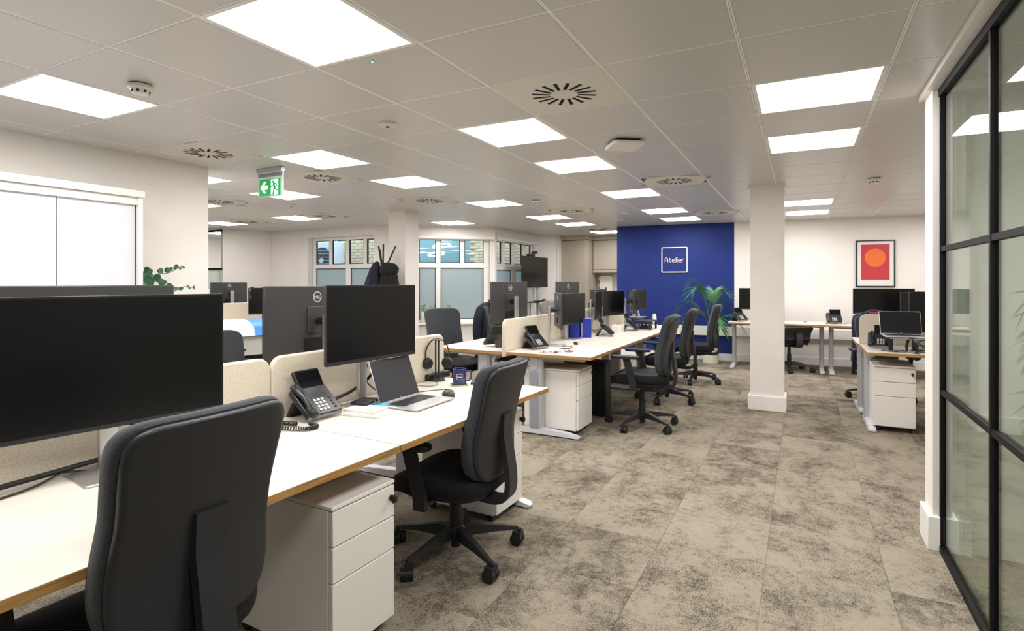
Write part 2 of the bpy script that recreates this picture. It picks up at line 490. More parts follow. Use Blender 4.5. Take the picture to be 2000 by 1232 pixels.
# ---- walls
def wall(name, boxes, m='wall', label=None, Mx=None, parent=None):
    b = MB(Mx)
    for q in boxes: b.box(*q)
    o = b.build(name, m, parent)
    return o if parent else struct(o, label)
TOP = CEIL + 0.022
wall('wall_left', [(-4.80, -4.655, -2.6, 3.135, 0, TOP), (-12.2, -4.80, 3.0, 3.135, 0, TOP)], label='white wall behind the shutter cabinet')
wall('wall_rear', [(-4.7, 3.6, -2.7, -2.6, 0, TOP)], label='white wall behind the viewpoint')
wall('wall_right', [(3.5, 3.62, -2.6, 12.6, 0, TOP)], label='white side wall beyond the corner desks')
wall('wall_far_left', [(-12.3, -12.2, 3.0, 9.0, 0, TOP)], label='white end wall of the far left area')
Mb, Lb = line_M((-3.01, 9.97), (1.675, 10.384))      # back wall frame: X along the wall, -Y into the room
wall('wall_back', [(2.0, 6.6, 0, 0.14, 0, TOP)], label='white back wall with framed red print', Mx=Mb)
wall('wall_accent', [(0, 2.0, 0, 0.14, 0, TOP)], 'blue', 'deep blue accent wall with square logo', Mx=Mb)
b = struct(wall('baseboard_back', [(0, 6.6, -0.018, -0.001, 0, 0.115)], 'trimwhite', 'white skirting along the back wall', Mx=Mb))
tr = wall('trim_1', [(1.0, 6.6, -0.055, -0.001, 0.42, 0.58)], 'trimwhite', 'white dado cable trunking along the back wall', Mx=Mb); bev(tr, 0.006)
# column beside the walkway with its skirting
def column(name, x0, x1, y0, y1, label, cap=True):
    c = struct(MB().box(x0, x1, y0, y1, 0, TOP).build(name, 'wall'), label)
    k = MB(); g = 0.022
    k.box(x0 - g, x1 + g, y0 - g, y1 + g, 0, 0.15)
    bev(k.build('skirting', 'trimwhite', c), 0.004)
    if cap: MB().box(x0 - 0.02, x1 + 0.02, y0 - 0.02, y1 + 0.02, CEIL - 0.025, CEIL).build('edge_trim', 'trimwhite', c)
    return c
column('wall_pillar_front', -0.485, -0.165, 6.40, 6.72, 'square white pillar standing in the carpeted walkway')
column('wall_pillar_window', -5.27, -4.97, 6.29, 6.60, 'square white pillar beside the coat stand', cap=False)
# window wall: straight, then a bay leg at an angle, then a return along the side
def opening_wall(name, Mx, L, s0, s1, z0, z1, th, label, extra=()):
    return wall(name, [(0, s0, 0, th, 0, TOP), (s1, L, 0, th, 0, TOP), (s0, s1, 0, th, 0, z0), (s0, s1, 0, th, z1, TOP)] + list(extra), label=label, Mx=Mx)
M1, L1 = line_M((-9.53, 7.78), (-6.795, 7.75))
opening_wall('wall_window', M1, L1, 1.03, 2.70, 0.60, 2.187, 0.16, 'white wall with the deep set window beside the pillar')
P0 = Vector((-6.795, 7.752)); P1 = Vector((-5.11, 9.145))
M2, L2 = line_M(P0, P1)                               # s here = earlier s + 0.79
opening_wall('wall_window_bay', M2, L2, 0.40, L2 - 0.10, 0.60, 2.19, 0.10, 'angled white bay wall with frosted window')
M3, L3 = line_M((-5.11, 9.145), (-5.07, 10.93))
wall('wall_window_side', [(0, 0.06, 0, 0.10, 0, TOP), (1.66, L3, 0, 0.10, 0, TOP), (0.06, 1.66, 0, 0.10, 0, 0.55), (0.06, 1.66, 0, 0.10, 2.19, TOP)], label='white side wall with narrow windows', Mx=M3)
M4, L4 = line_M((-5.07, 10.93), (-4.76, 11.33))
wall('wall_kitchen_side', [(0, L4, 0, 0.1, 0, TOP)], label='white wall corner beside the tall kitchen unit', Mx=M4)
wall('wall_kitchen_return', [(-4.86, -4.76, 11.30, 12.3, 0, TOP)], label='white return wall of the kitchenette')
wall('wall_kitchen', [(-4.86, -2.0, 12.2, 12.32, 0, TOP), (-2.1, -1.98, 10.2, 12.3, 0, TOP)], 'wall', 'white wall at the back of the kitchenette')
M5, L5 = line_M((-9.84, 6.92), (-9.53, 7.80))
wall('wall_corner_left', [(0, L5, 0, 0.12, 0, TOP)], label='white wall beside the far left glass partition', Mx=M5)
wall('wall_far_room', [(-12.2, -9.7, 8.9, 9.0, 0, TOP)], label='white wall behind the far left glass')

# ---- windows: white frames with separate panes
def window(name, Mx, uppers, lowers, z, frame, label, off=0.05, fd=0.055, sill=None):
    """uppers/lowers: (s0, s1) pane spans; z = (bottom, transom low, transom high, top); frame = (s0, s1)"""
    zb, zt0, zt1, ztop = z
    w0 = thing(name, label, 'window'); del w0['category']; w0['kind'] = 'structure'
    def bar(s0, s1, z0, z1, nm):
        o = MB(Mx).box(s0, s1, off, off + fd, z0, z1).build(nm, 'pvc', w0); bev(o, 0.006); return o
    s0, s1 = frame
    bar(s0, s1, ztop, ztop + 0.06, 'frame_head'); bar(s0, s1, zb - 0.06, zb, 'frame_bottom'); bar(s0, s1, zt0, zt1, 'transom')
    for row, za, zc in ((uppers, zt1, ztop), (lowers, zb, zt0)):
        e = s0
        for (a, c) in row:
            if a > e: bar(e, a, za, zc, 'mullion')
            e = c
        if s1 > e: bar(e, s1, za, zc, 'mullion')
        for (a, c) in row:
            g = MB(Mx)
            t = 0.012
            for q in ((a, a + t, za, zc), (c - t, c, za, zc), (a, c, za, za + t), (a, c, zc - t, zc)): g.box(q[0], q[1], off + 0.012, off + 0.04, q[2], q[3])
            g.build('gasket', 'gasket', w0)
            MB(Mx).box(a + t, c - t, off + 0.022, off + 0.03, za + t, zc - t).build('pane', 'winglass' if row is uppers else 'frost', w0)
    if sill:
        bev(MB(Mx).box(sill[0], sill[1], -sill[2], off, zb - 0.09, zb - 0.055).build('window_sill', 'pvc', w0), 0.006)
    return w0
fx = lambda X: X + 9.53          # along M1
window('window_1', M1, [(fx(-8.413), fx(-8.061)), (fx(-7.977), fx(-7.627)), (fx(-7.547), fx(-7.195)), (fx(-7.108), fx(-6.86))],
       [(fx(-8.413), fx(-7.631)), (fx(-7.509), fx(-6.86))], (0.68, 1.595, 1.675, 2.13), (1.04, 2.70), 'white framed window with clear top panes and frosted lower panes', off=0.12, sill=(1.03, 2.7, 0.0))
q = 0.79
window('window_2', M2, [(0.46, 0.74), (q - 0.01, q + 0.296), (q + 0.381, q + 0.743), (q + 0.826, q + 1.187)], [(0.46, 0.74), (q - 0.01, q + 0.296), (q + 0.381, q + 1.187)],
       (0.645, 1.60, 1.692, 2.122), (0.40, q + 1.29), 'white framed bay window with large frosted lower panes', sill=(0.40, q + 1.29, 0.09))
g = 9.145
window('window_3', M3, [(0.07, 0.33), (0.46, 0.74), (0.89, 1.18), (1.34, 1.58)], [(0.13, 0.72), (0.92, 1.50)], (0.645, 1.57, 1.69, 2.115), (0.06, 1.66), 'white framed side window with four narrow clear top panes', sill=(0.06, 1.66, 0.03))
# roller blind cassettes
def cassette(Mx, s0, s1, label):
    t = thing('roller_blind', label, 'blind')
    o = MB(Mx).box(s0, s1, -0.075, -0.004, 2.125, 2.185).build('cassette', 'blind', t); bev(o, 0.012, 3)
    MB(Mx).cyl((s0 + 0.02, -0.02, 2.12), (s1 - 0.02, -0.02, 2.12), 0.012).build('bottom_bar', 'blind', t, 40)
    MB(Mx).box(s1 - 0.012, s1, -0.08, -0.004, 2.115, 2.19).build('end_cap', 'white', t)
    return t
cassette(M2, 0.35, L2 - 0.02, 'white roller blind cassette over the frosted bay window')
cassette(M3, 0.02, 1.68, 'white roller blind cassette above the narrow side windows')

# ---- glass partition on the right: pier, trim, black steel frame, panes
struct(MB().box(0.585, 0.72, 3.48, 3.66, 0, TOP).build('wall_pier', 'wall'), 'white pier at the end of the glass partition')
bev(struct(MB().box(0.563, 0.74, 3.458, 3.68, 0, 0.17).build('baseboard_pier', 'trimwhite'), 'white skirting around the pier'), 0.003)
struct(MB().box(0.56, 0.66, -2.6, 3.68, CEIL - 0.035, CEIL - 0.001).build('trim_2', 'trimwhite'), 'white trim between ceiling and glass partition')
struct(MB().box(0.72, 3.5, 3.5, 3.62, 0, TOP).build('wall_meeting_room', 'wall'), 'grey white wall inside the meeting room')
gp = thing('glass_partition', 'black steel framed glass partition at the right edge', 'partition')
GX = 0.63
ys = [3.478 - 0.83 * k for k in range(8)]
MB().box(GX - 0.02, GX + 0.02, -2.6, 3.478, CEIL - 0.075, CEIL - 0.035).build('top_rail', 'steelblack', gp)
MB().box(GX - 0.02, GX + 0.02, -2.6, 3.478, 0.0, 0.03).build('bottom_rail', 'steelblack', gp)
for k, y in enumerate(ys):
    MB().box(GX - 0.016, GX + 0.016, y - 0.022, y, 0.03, CEIL - 0.075).build('mullion', 'steelblack', gp)
    if k:
        for za, zb in ((0.03, 0.785), (0.81, 1.50), (1.525, CEIL - 0.075)):
            MB().box(GX - 0.004, GX + 0.004, y, ys[k - 1] - 0.022, za, zb).build('pane', 'glass', gp)
        for zb in (0.785, 1.50):
            MB().box(GX - 0.014, GX + 0.014, y, ys[k - 1] - 0.022, zb, zb + 0.025).build('glazing_bar', 'steelblack', gp)
# far left partition
gp = thing('glass_partition', 'black barred frosted glass screen at the far left', 'partition')
for z0, z1 in ((2.30, 2.34), (1.57, 1.605), (0, 0.05)): MB().box(-12.2, -9.85, 6.88, 6.92, z0, z1).build('glazing_bar', 'steelblack', gp)
for x0, x1 in ((-12.2, -11.02), (-10.98, -9.85)):
    MB().box(x0, x1, 6.895, 6.905, 0.05, 1.57).build('pane', 'frostwhite', gp); MB().box(x0, x1, 6.895, 6.905, 1.605, 2.30).build('pane', 'picglass', gp)
MB().box(-11.02, -10.98, 6.88, 6.92, 0.05, 2.30).build('mullion', 'steelblack', gp)

# ================================================================ CEILING FITTINGS
ORD = ['nearest', 'second', 'third', 'fourth', 'fifth', 'sixth', 'seventh', 'eighth', 'ninth']
ROWN = {0: 'in the row above the walkway by the glass', -3: 'in the row above the aisle side of the desks', -6: 'in the row above the window side of the desks',
        -9: 'in the row passing the window pillar', -12: 'in the row above the far left desks', -15: 'beside the far left glass screen', -18: 'behind the far left glass screen, the second added to brighten the room', 3: 'in the row behind the white pier, the nearest added to brighten the meeting room'}
lp = thing('ceiling_light', 'x', 'ceiling light', (0, 0, 0), 0, 'square LED panels in the ceiling')
hx, hy = SX / 2 - 0.004, SY / 2 - 0.003; ix, iy = SX / 2 - 0.026, SY / 2 - 0.024
fr = MB()
for q in ((-hx, hx, -hy, -iy), (-hx, hx, iy, hy), (-hx, -ix, -iy, iy), (ix, hx, -iy, iy)): fr.box(q[0], q[1], q[2], q[3], -0.002, 0.02)
fr.build('frame', 'trimwhite', lp)
MB().add([(-ix, -iy, 0.001), (ix, -iy, 0.001), (ix, iy, 0.001), (-ix, iy, 0.001)], [(3, 2, 1, 0)]).build('diffuser', 'lamp', lp)
used = 0
for i in sorted(set(c[0] for c in LIGHTS)):
    js = sorted(c[1] for c in LIGHTS if c[0] == i)
    vis = [j for j in js if j >= (3 if i == 0 else 0)]
    for j in js:
        x, y = cell(i, j)
        n = (ORD[vis.index(j)] + ' of the bright panels') if j in vis else 'bright panel above the viewpoint'
        again(lp, used, (n if (i, j) != (0, -2) else 'bright panel behind the viewpoint, last') + ' ' + ROWN[i], (x, y, CEIL), 0); used = 1

vt = thing('air_diffuser', 'x', 'air vent', (0, 0, 0), 0, 'swirl air diffusers in the ceiling')
MB().box(-SX / 2 + 0.004, SX / 2 - 0.004, -SY / 2 + 0.003, SY / 2 - 0.003, 0.0, 0.02).build('plate', 'vent', vt)
slot = None
for k in range(16):
    a = 2 * PI * k / 16
    if slot is None:
        # slot seen from below, tangentially offset like a swirl
        slot = MB().prism([(0.068, -0.034), (0.164, -0.056), (0.168, -0.037), (0.072, -0.017)], -0.0012, 0.001).build('slot', 'slotblack', vt)
        sl = slot
    else: sl = part(slot, vt)
    sl.rotation_euler = (0, 0, a)
VL = {(-2, 2): 'large swirl diffuser nearest the middle of the ceiling', (-7, 2): 'swirl diffuser touching the top of the left wall', (-7, 4): 'swirl diffuser right of the green exit sign',
      (-7, 7): 'swirl diffuser above the window pillar', (-2, 7): 'swirl diffuser in front of the walkway pillar top', (-5, 10): 'swirl diffuser between the panels toward the kitchenette',
      (-2, 12): 'swirl diffuser above the right of the blue wall', (-11, 8): 'swirl diffuser over the wall left of the windows', (-14, 8): 'swirl diffuser above the far left corner',
      (-11, 5): 'swirl diffuser just past the left wall edge', (-6, 15): 'small swirl diffuser above the kitchenette'}
for k, c in enumerate(VENTS):
    x, y = cell(*c); again(vt, k, VL[c], (x, y, CEIL), 0.1 * k)

sd = thing('smoke_detector', 'x', 'smoke detector', (0, 0, 0), 0, 'smoke detectors on the ceiling')
MB().lathe([(0.05, 0), (0.05, -0.006)], 24).build('mounting_ring', 'plasdark', sd, 40)
MB().lathe([(0.056, -0.006), (0.057, -0.02), (0.048, -0.026), (0.044, -0.03)], 24).build('body', 'white', sd, 40)
MB().lathe([(0.044, -0.03), (0.040, -0.042), (0.034, -0.05), (0.01, -0.052)], 24).build('chamber', 'white', sd, 40)
for k in range(8):
    a = 2 * PI * k / 8
    MB(rot_z(a)).box(0.036, 0.0425, -0.006, 0.006, -0.044, -0.032).build('slit', 'slotblack', sd)
for k, (x, y, l) in enumerate(((-2.985, 1.645, 'white smoke detector beside the leftmost light panel'), (-2.915, 6.253, 'small smoke detector over the middle desks'), (0.627, 6.432, 'smoke detector right of the walkway pillar'))):
    again(sd, k, l, (x, y, CEIL), k)
ps = thing('motion_sensor', 'x', 'sensor', (0, 0, 0), 0, 'flat round sensors on the ceiling')
MB().lathe([(0.05, 0), (0.052, -0.012), (0.046, -0.022), (0.03, -0.025)], 28).build('body', 'vent', ps, 40)
MB().lathe([(0.014, -0.024), (0.012, -0.029), (0.006, -0.031)], 16).build('lens', 'plasdark', ps, 40)
for k, (x, y, l) in enumerate(((-2.323, 2.764, 'cream round sensor between the light panels above the front desks'), (-5.937, 5.151, 'round sensor behind the green exit sign'), (-2.315, 8.025, 'small round sensor in front of the blue wall'))):
    again(ps, k, l, (x, y, CEIL), 0)
ap = thing('wireless_access_point', 'white square wireless access point hanging flat from the ceiling', 'access point', (-1.125, 3.911, CEIL), 0.62)
MB().box(-0.085, 0.085, -0.085, 0.085, -0.016, 0).build('bracket', 'plasblack', ap)
o = MB().pillow(rounded(0.115, 0.115, 0.035), 0.014, 0.012, lambda u, v, h: (u, v, -0.030 - h)).build('cover', 'white', ap, 60)
MB().lathe([(0.004, -0.0452), (0.003, -0.0458)], 10, (0.07, 0.07, 0.003)).build('status_light', 'plasdark', ap)
ld = thing('indicator_light', 'tiny green emergency indicator below the large front panel', 'indicator', (-1.73, 1.955, CEIL))
MB().lathe([(0.012, 0), (0.011, -0.004)], 16).build('rim', 'chrome', ld, 40); MB().lathe([(0.007, -0.004), (0.004, -0.007)], 12).build('lens', 'ledgreen', ld, 40)

# exit sign: housing on the ceiling, edge-lit plate with arrow and running figure
ex = thing('exit_sign', 'hanging green emergency exit sign with arrow and running figure', 'exit sign', (-4.165, 3.385, CEIL))
bev(MB().box(-0.155, 0.155, -0.02, 0.02, -0.05, 0).build('housing', 'legmetal', ex), 0.006)
for sx in (-1, 1):
    MB().cyl((sx * 0.158, -0.0, -0.022), (sx * 0.165, 0, -0.022), 0.021, n=18).build('end_cap', 'white', ex, 40)
MB().box(0.158, 0.163, -0.005, 0.005, -0.25, -0.03).build('hanger', 'acrylic', ex)
MB().box(-0.15, 0.15, -0.006, 0.006, -0.08, -0.05).build('clip_rail', 'legpanel', ex)
MB().box(-0.15, 0.155, -0.005, 0.005, -0.255, -0.08).build('plate', 'acrylic', ex)
gp_ = MB().box(-0.132, 0.136, -0.0075, -0.0052, -0.245, -0.098).build('pictogram_field', 'exitgreen', ex)
F = lambda u, v, a: (u, -0.0076 - a, -0.1715 + v)
MB().prism([(-0.118, 0), (-0.07, 0.05), (-0.045, 0.05), (-0.068, 0.018), (-0.022, 0.018), (-0.022, -0.018), (-0.068, -0.018), (-0.045, -0.05), (-0.07, -0.05)], 0, 0.001, F).build('arrow', 'exitwhite', gp_)
MB().prism([(0.018, -0.068), (0.108, -0.068), (0.108, 0.066), (0.018, 0.066)], 0, 0.001, F).build('doorway', 'exitwhite', gp_)
mm = MB().prism(circle(0.011, 14, 0.045, 0.046), 0.001, 0.002, F)
mm.strokes([[(0.052, 0.030), (0.068, 0.0), (0.070, -0.008)], [(0.062, 0.0), (0.060, -0.02), (0.046, -0.062)]], 0.017, 0.002, F)
mm.strokes([[(0.068, -0.008), (0.085, -0.028), (0.112, -0.030)], [(0.052, 0.028), (0.042, 0.008), (0.022, 0.006)], [(0.055, 0.030), (0.080, 0.028), (0.098, 0.006)]], 0.010, 0.002, F)
mm.build('running_figure', 'exitgreen', gp_)

# ================================================================ OUTSIDE THE WINDOWS
def brick_wall(label, Mx, L, H, z0):
    t = tag(MB(Mx).box(0, L, 0.012, 0.2, -0.1, z0 + H).build('brick_wall', 'mortar'), label, 'wall')
    bm_ = MB().box(0.004, 0.206, -0.004, 0.014, 0.004, 0.064).mesh('brick'); bm_.materials.append(M['brick'])
    n = 0
    for r in range(int(H / 0.068)):
        for c in range(int(L / 0.212)):
            x = c * 0.212 + (0.106 if r % 2 else 0)
            if x + 0.21 > L or n >= 140: continue
            o = bpy.data.objects.new('brick', bm_); COL.objects.link(o); o.parent = t
            o.matrix_local = Mx @ Matrix.Translation((x, R.uniform(-0.006, 0.004), z0 + r * 0.068)); n += 1
    return t
Mo, Lo = line_M((-8.05, 9.55), (-5.6, 10.05))
brick_wall('pale yellow brick wall outside the bay windows', line_M((-6.75, 10.9), (-5.55, 11.5))[0], 2.0, 0.95, 1.55)
brick_wall('yellow brick wall seen through the right panes beside the pillar', line_M((-9.55, 9.6), (-7.8, 9.6))[0], 1.75, 0.9, 1.6)
tb = tag(MB().box(-10.6, -7.0, 11.6, 11.75, -0.1, 4.0).build('glass_building', 'teal'), 'teal glazed building facade outside the bay window', 'building')
for k, (x, y, z, r) in enumerate(((-7.85, 11.35, 2.22, 0.24), (-8.0, 11.35, 2.02, 0.22), (-8.75, 11.3, 1.95, 0.2))):
    pts = [(x + r * math.cos(a * PI / 12), y + 0.7 * r * math.sin(a * PI / 12), z + 0.25 * r * math.sin(a * PI / 12)) for a in range(25)]
    rg = MB().tube(pts, 0.02, 6, 1).build('ring_lamp', 'ringlamp', tb, 60)
    MB().cyl((x, y + 0.7 * r, z + 0.25 * r), (x, 11.62, z + 0.3 * r), 0.012, n=6).build('bracket', 'plasdark', rg)
ac = thing('air_conditioning_unit', 'white outdoor air conditioner with round fan outside the left window', 'air conditioner', (-10.0, 9.3, 1.2))
bev(MB().box(-0.85, 0.65, 0, 0.4, 0.05, 1.05).build('casing', 'acwhite', ac), 0.02)
for cx in (-0.40, 0.28):
    MB().cyl((cx, -0.01, 0.62), (cx, 0.02, 0.62), 0.30, n=28).build('fan_well', 'acdark', ac, 40)
    gr = MB()
    for k in range(9): gr.box(cx - 0.31, cx + 0.31, -0.022, -0.015, 0.32 + k * 0.075, 0.328 + k * 0.075)
    gr.build('fan_grille', 'acwhite', ac); MB().cyl((cx, -0.03, 0.62), (cx, -0.008, 0.62), 0.06, n=16).build('fan_hub', 'acwhite', ac, 40)
for cx in (-0.7, 0.5): MB().box(cx - 0.05, cx + 0.05, 0.05, 0.35, -1.3, 0.05).build('stand_leg', 'acdark', ac)
struct(MB().box(-13, 0, 7.95, 16, -0.25, -0.13).build('ground', 'mortar'), 'paved ground outside the windows')

# ================================================================ FURNITURE KITS
# ---- office chair (forward = local +X)
def back_outline():
    z = [0.500, 0.507, 0.547, 0.62, 0.72, 0.82, 0.915, 0.985, 1.02, 1.04, 1.046]
    hw = [0.10, 0.150, 0.195, 0.214, 0.212, 0.207, 0.213, 0.216, 0.205, 0.175, 0.11]
    P = [Vector((a, b, 0)) for a, b in zip(hw, z)] + [Vector((-a, b, 0)) for a, b in reversed(list(zip(hw, z)))]
    return [(p.x, p.y) for p in catmull(P, 3)]
def back_x(z):
    t = z - 0.55
    return -0.225 + 0.16 * t * max(0, 0.28 - t) - 0.30 * max(0, t - 0.12) ** 1.35 * 1.1
def back_fn(off): return lambda u, v, d: (back_x(v) + off + d + 0.75 * u * u - 0.02, u, v)
def seat_outline():
    pts = []
    for k in range(36):
        a = 2 * PI * k / 36; c, s_ = math.cos(a), math.sin(a); n = 2 / 3.4
        pts.append((0.02 + 0.258 * abs(c) ** n * (1 if c >= 0 else -1), 0.25 * abs(s_) ** n * (1 if s_ >= 0 else -1)))
    return pts
KIT = {}
def chair_kit():
    k = {}
    def mk(n, mb, m, sm=45):
        me = mb.mesh(n, sm); me.materials.append(M[m]); k[n] = me
    mk('seat', MB().pillow(seat_outline(), 0.038, 0.035, lambda u, v, h: (u, v, 0.468 + h - 1.4 * max(0, u - 0.10) ** 2 + 0.12 * (v * v)), (0.975, 0.92, 0.75, 0.4)), 'fabdark', 60)
    mk('seat_pan', MB().pillow(seat_outline(), 0.012, 0.014, lambda u, v, h: (u * 0.9, v * 0.88, 0.425 + h)), 'plasblack', 60)
    mk('back_cushion', MB().pillow(back_outline(), 0.036, 0.018, back_fn(0.026), (0.975, 0.93, 0.75, 0.4)), 'fabgrey', 60)
    mk('back_shell', MB().pillow(back_outline(), 0.012, 0.013, lambda u, v, d: back_fn(-0.004)(u * 0.965, 0.505 + (v - 0.505) * 0.984, d), (0.975, 0.93, 0.75, 0.4)), 'plasdark', 60)
    mk('spine', MB().sweep([(-0.02, 0.405), (-0.16, 0.385), (-0.25, 0.385), (-0.295, 0.42), (-0.302, 0.50), (-0.285, 0.62), (-0.272, 0.70), (-0.276, 0.80)], 0.088, 0.028), 'plasdark', 40)
    mk('mechanism', MB().prism([(0.12, 0.395), (0.13, 0.42), (-0.14, 0.42), (-0.13, 0.375), (-0.04, 0.362), (0.05, 0.365)], -0.085, 0.085, lambda u, v, a: (u, a, v)), 'plasblack', 30)
    mk('lever', MB().tube([(0.05, 0.06, 0.395), (0.05, 0.20, 0.392), (0.05, 0.27, 0.388)], 0.007, 8), 'plasblack')
    mk('gas_column', MB().lathe([(0.031, 0.10), (0.030, 0.25), (0.022, 0.252), (0.022, 0.37)], 16), 'plasblack')
    mk('hub', MB().lathe([(0.022, 0.035), (0.024, 0.085), (0.048, 0.09), (0.05, 0.13), (0.036, 0.145)], 16), 'plasblack')
    leg = [(0.02, 0.026, 0.085, 0.142), (0.10, 0.024, 0.088, 0.137), (0.20, 0.020, 0.088, 0.118), (0.30, 0.016, 0.080, 0.098), (0.325, 0.013, 0.078, 0.092)]
    mk('base_leg', MB().loft([[(x, -w_, z0), (x, w_, z0), (x, w_ * 0.62, z1), (x, -w_ * 0.62, z1)] for x, w_, z0, z1 in leg]), 'plasblack', 35)
    ca = MB()
    for s_ in (-1, 1): ca.cyl((0.0, s_ * 0.003, 0.031), (0.0, s_ * 0.029, 0.031), 0.031, n=18)
    mk('caster', ca, 'plasblack', 40)
    mk('caster_fork', MB().cyl((0.012, 0, 0.05), (0.012, 0, 0.084), 0.011, n=10).box(-0.02, 0.024, -0.026, 0.026, 0.052, 0.070), 'plasdark', 40)
    for s_, nm in ((-1, 'L'), (1, 'R')):
        y = s_ * 0.275
        mk('armrest_post' + nm, MB().loft([[(x + dx, y + dy, z) for dx, dy in ((-.031, -.015), (.031, -.015), (.031, .015), (-.031, .015))] for x, z in ((0.025, 0.385), (0.03, 0.45), (0.062, 0.56), (0.085, 0.645), (0.09, 0.662))])
           .box(0.005, 0.045, min(y, s_ * 0.09), max(y, s_ * 0.09), 0.39, 0.412), 'plasblack', 35)
        mk('armrest_pad' + nm, MB().pillow(rounded(0.125, 0.043, 0.036), 0.012, 0.012, lambda u, v, h: (u + 0.10, v + y, 0.672 + h)), 'plasblack', 60)
    KIT['chair'] = k
chair_kit()
def chair(label, loc, rz, arms=True, base_rot=None, group=None, fabric=None, name='office_chair', lift=0.0, low_back=False):
    t = thing(name, label, 'chair', (loc[0], loc[1], 0), rz, group); k = KIT['chair']
    def ob(n, key, par, m=None):
        me = k[key]
        if m:
            me = me.copy(); me.materials.clear(); me.materials.append(M[m])
        o = bpy.data.objects.new(n, me); COL.objects.link(o); o.parent = par; return o
    for n in ('seat', 'seat_pan', 'back_cushion', 'back_shell', 'spine', 'mechanism', 'lever', 'gas_column'):
        ob(n, n, t, fabric if fabric and n in ('seat', 'back_cushion', 'back_shell') else None)
    hub = ob('hub', 'hub', t); hub.rotation_euler = (0, 0, R.uniform(0, 1.25) if base_rot is None else base_rot)
    for i in range(5):
        l = ob('base_leg', 'base_leg', t); a = hub.rotation_euler[2] + 2 * PI * i / 5; l.rotation_euler = (0, 0, a)
        c = ob('caster', 'caster', t); c.location = (0.322 * math.cos(a), 0.322 * math.sin(a), 0); c.rotation_euler = (0, 0, a + R.uniform(-1, 1))
        f_ = ob('caster_fork', 'caster_fork', c)
    UP = ('seat', 'seat_pan', 'back_cushion', 'back_shell', 'spine', 'mechanism', 'lever', 'armrest_post')
    if arms:
        for nm in 'LR': p = ob('armrest_post', 'armrest_post' + nm, t); ob('armrest_pad', 'armrest_pad' + nm, p)
    for o in t.children:
        n = o.name.split('.')[0]
        if n in UP: o.location.z += lift
        if low_back and n in ('back_cushion', 'back_shell'): o.scale.z = 0.37; o.location.z += 0.48 - 0.50 * 0.37
        if low_back and n == 'spine': o.scale.z = 0.66; o.location.z += 0.13
    return t

# ---- desk: laminate top on ply core, T-shaped metal legs, beam (width along local Y, front edge at local x = 0, depth to -x)
def desk(label, loc, rz, wd, dp, legs=('a', 'b'), group=None, leg_in=0.05, foot=0.62, slim=False):
    t = thing('desk', label, 'desk', (loc[0], loc[1], 0), rz, group)
    o = MB().box(-dp, 0, 0, wd, DESK - 0.026, DESK - 0.0015).build('tabletop_core', 'ply', t)
    MB().box(-dp + 0.0005, -0.0005, 0.0005, wd - 0.0005, DESK - 0.0015, DESK).build('tabletop', 'lam', t)
    MB().box(-dp + 0.12, -dp + 0.17, leg_in, wd - leg_in, DESK - 0.085, DESK - 0.027).build('beam', 'legmetal', t)
    for e in legs:
        y = leg_in if e == 'a' else wd - leg_in; out = -1 if e == 'a' else 1
        l = thing('leg', 'x', 'x'); del l['label']; del l['category']; l.parent = t; l.location = (0, y, 0)
        # foot: tapering bar with rounded nose
        x0, x1 = -dp + 0.04, -dp + 0.04 + foot
        n = [(x0, 0.012, 0.035), (x0 + 0.05, 0.012, 0.05), (-dp * 0.62, 0.012, 0.06), (x1 - 0.12, 0.010, 0.045), (x1 - 0.02, 0.008, 0.026), (x1, 0.008, 0.018)]
        MB().loft([[(x, -0.035 if i < 5 else -0.02, z0), (x, 0.035 if i < 5 else 0.02, z0), (x, 0.03 if i < 5 else 0.016, z1), (x, -0.03 if i < 5 else -0.016, z1)] for i, (x, z0, z1) in enumerate(n)]).build('foot', 'footwhite', l, 40)
        for xx in (x0 + 0.05, x1 - 0.05): MB().cyl((xx, 0, 0.0), (xx, 0, 0.012), 0.028, n=14).build('glide', 'plasblack', l, 40)
        cxp = -dp * 0.68
        wpost = 0.05 if slim else 0.135
        a = MB()
        ol = rounded(wpost / 2, 0.032, 0.028, 4)
        a.prism(ol, 0.05, DESK - 0.03, lambda u, v, z: (cxp + u, v, z))
        a.build('upright', 'legmetal', l, 35)
        if not slim:
            MB().box(cxp - 0.048, cxp + 0.030, out * 0.0335 - 0.003, out * 0.0335 + 0.003, 0.065, DESK - 0.17).build('cover_panel', 'legpanel', l)
            MB().prism([(0.030 - 0.009 + 0.0, DESK - 0.04), (-0.048, DESK - 0.04), (-0.048, DESK - 0.12), (-0.03, DESK - 0.15), (-0.009, DESK - 0.16), (0.012, DESK - 0.15), (0.030, DESK - 0.12), (0.030, DESK - 0.04)][1:], out * 0.0335 - 0.003, out * 0.0335 + 0.003, lambda u, v, a_: (cxp + u, a_, v)).build('port_cap', 'legmetal', l)
        MB().box(-dp + 0.06, -0.08, -0.02, 0.02, DESK - 0.055, DESK - 0.027).build('top_bracket', 'legmetal', l)
    return t

# ---- fabric screen (length along local Y)
def screen_panel(label, loc, rz, ln, z0, z1, group=None):
    t = thing('desk_screen', label, 'desk screen', (loc[0], loc[1], 0), rz, group)
    r = 0.06; pts = [(0, z0), (ln, z0)]
    for k in range(7): a = PI / 2 * k / 6; pts.append((ln - r + r * math.cos(a), z1 - r + r * math.sin(a)))
    for k in range(7): a = PI / 2 + PI / 2 * k / 6; pts.append((r + r * math.cos(a), z1 - r + r * math.sin(a)))
    o = MB().prism(pts, -0.014, 0.014, lambda u, v, a: (a, u, v)).build('panel', 'fabbeige', t); bev(o, 0.01, 3)
    for y in (0.2, ln - 0.2): MB().box(-0.02, 0.02, y - 0.03, y + 0.03, z0 - 0.02, z0 + 0.012).build('clamp', 'plasdark', t)
    return t

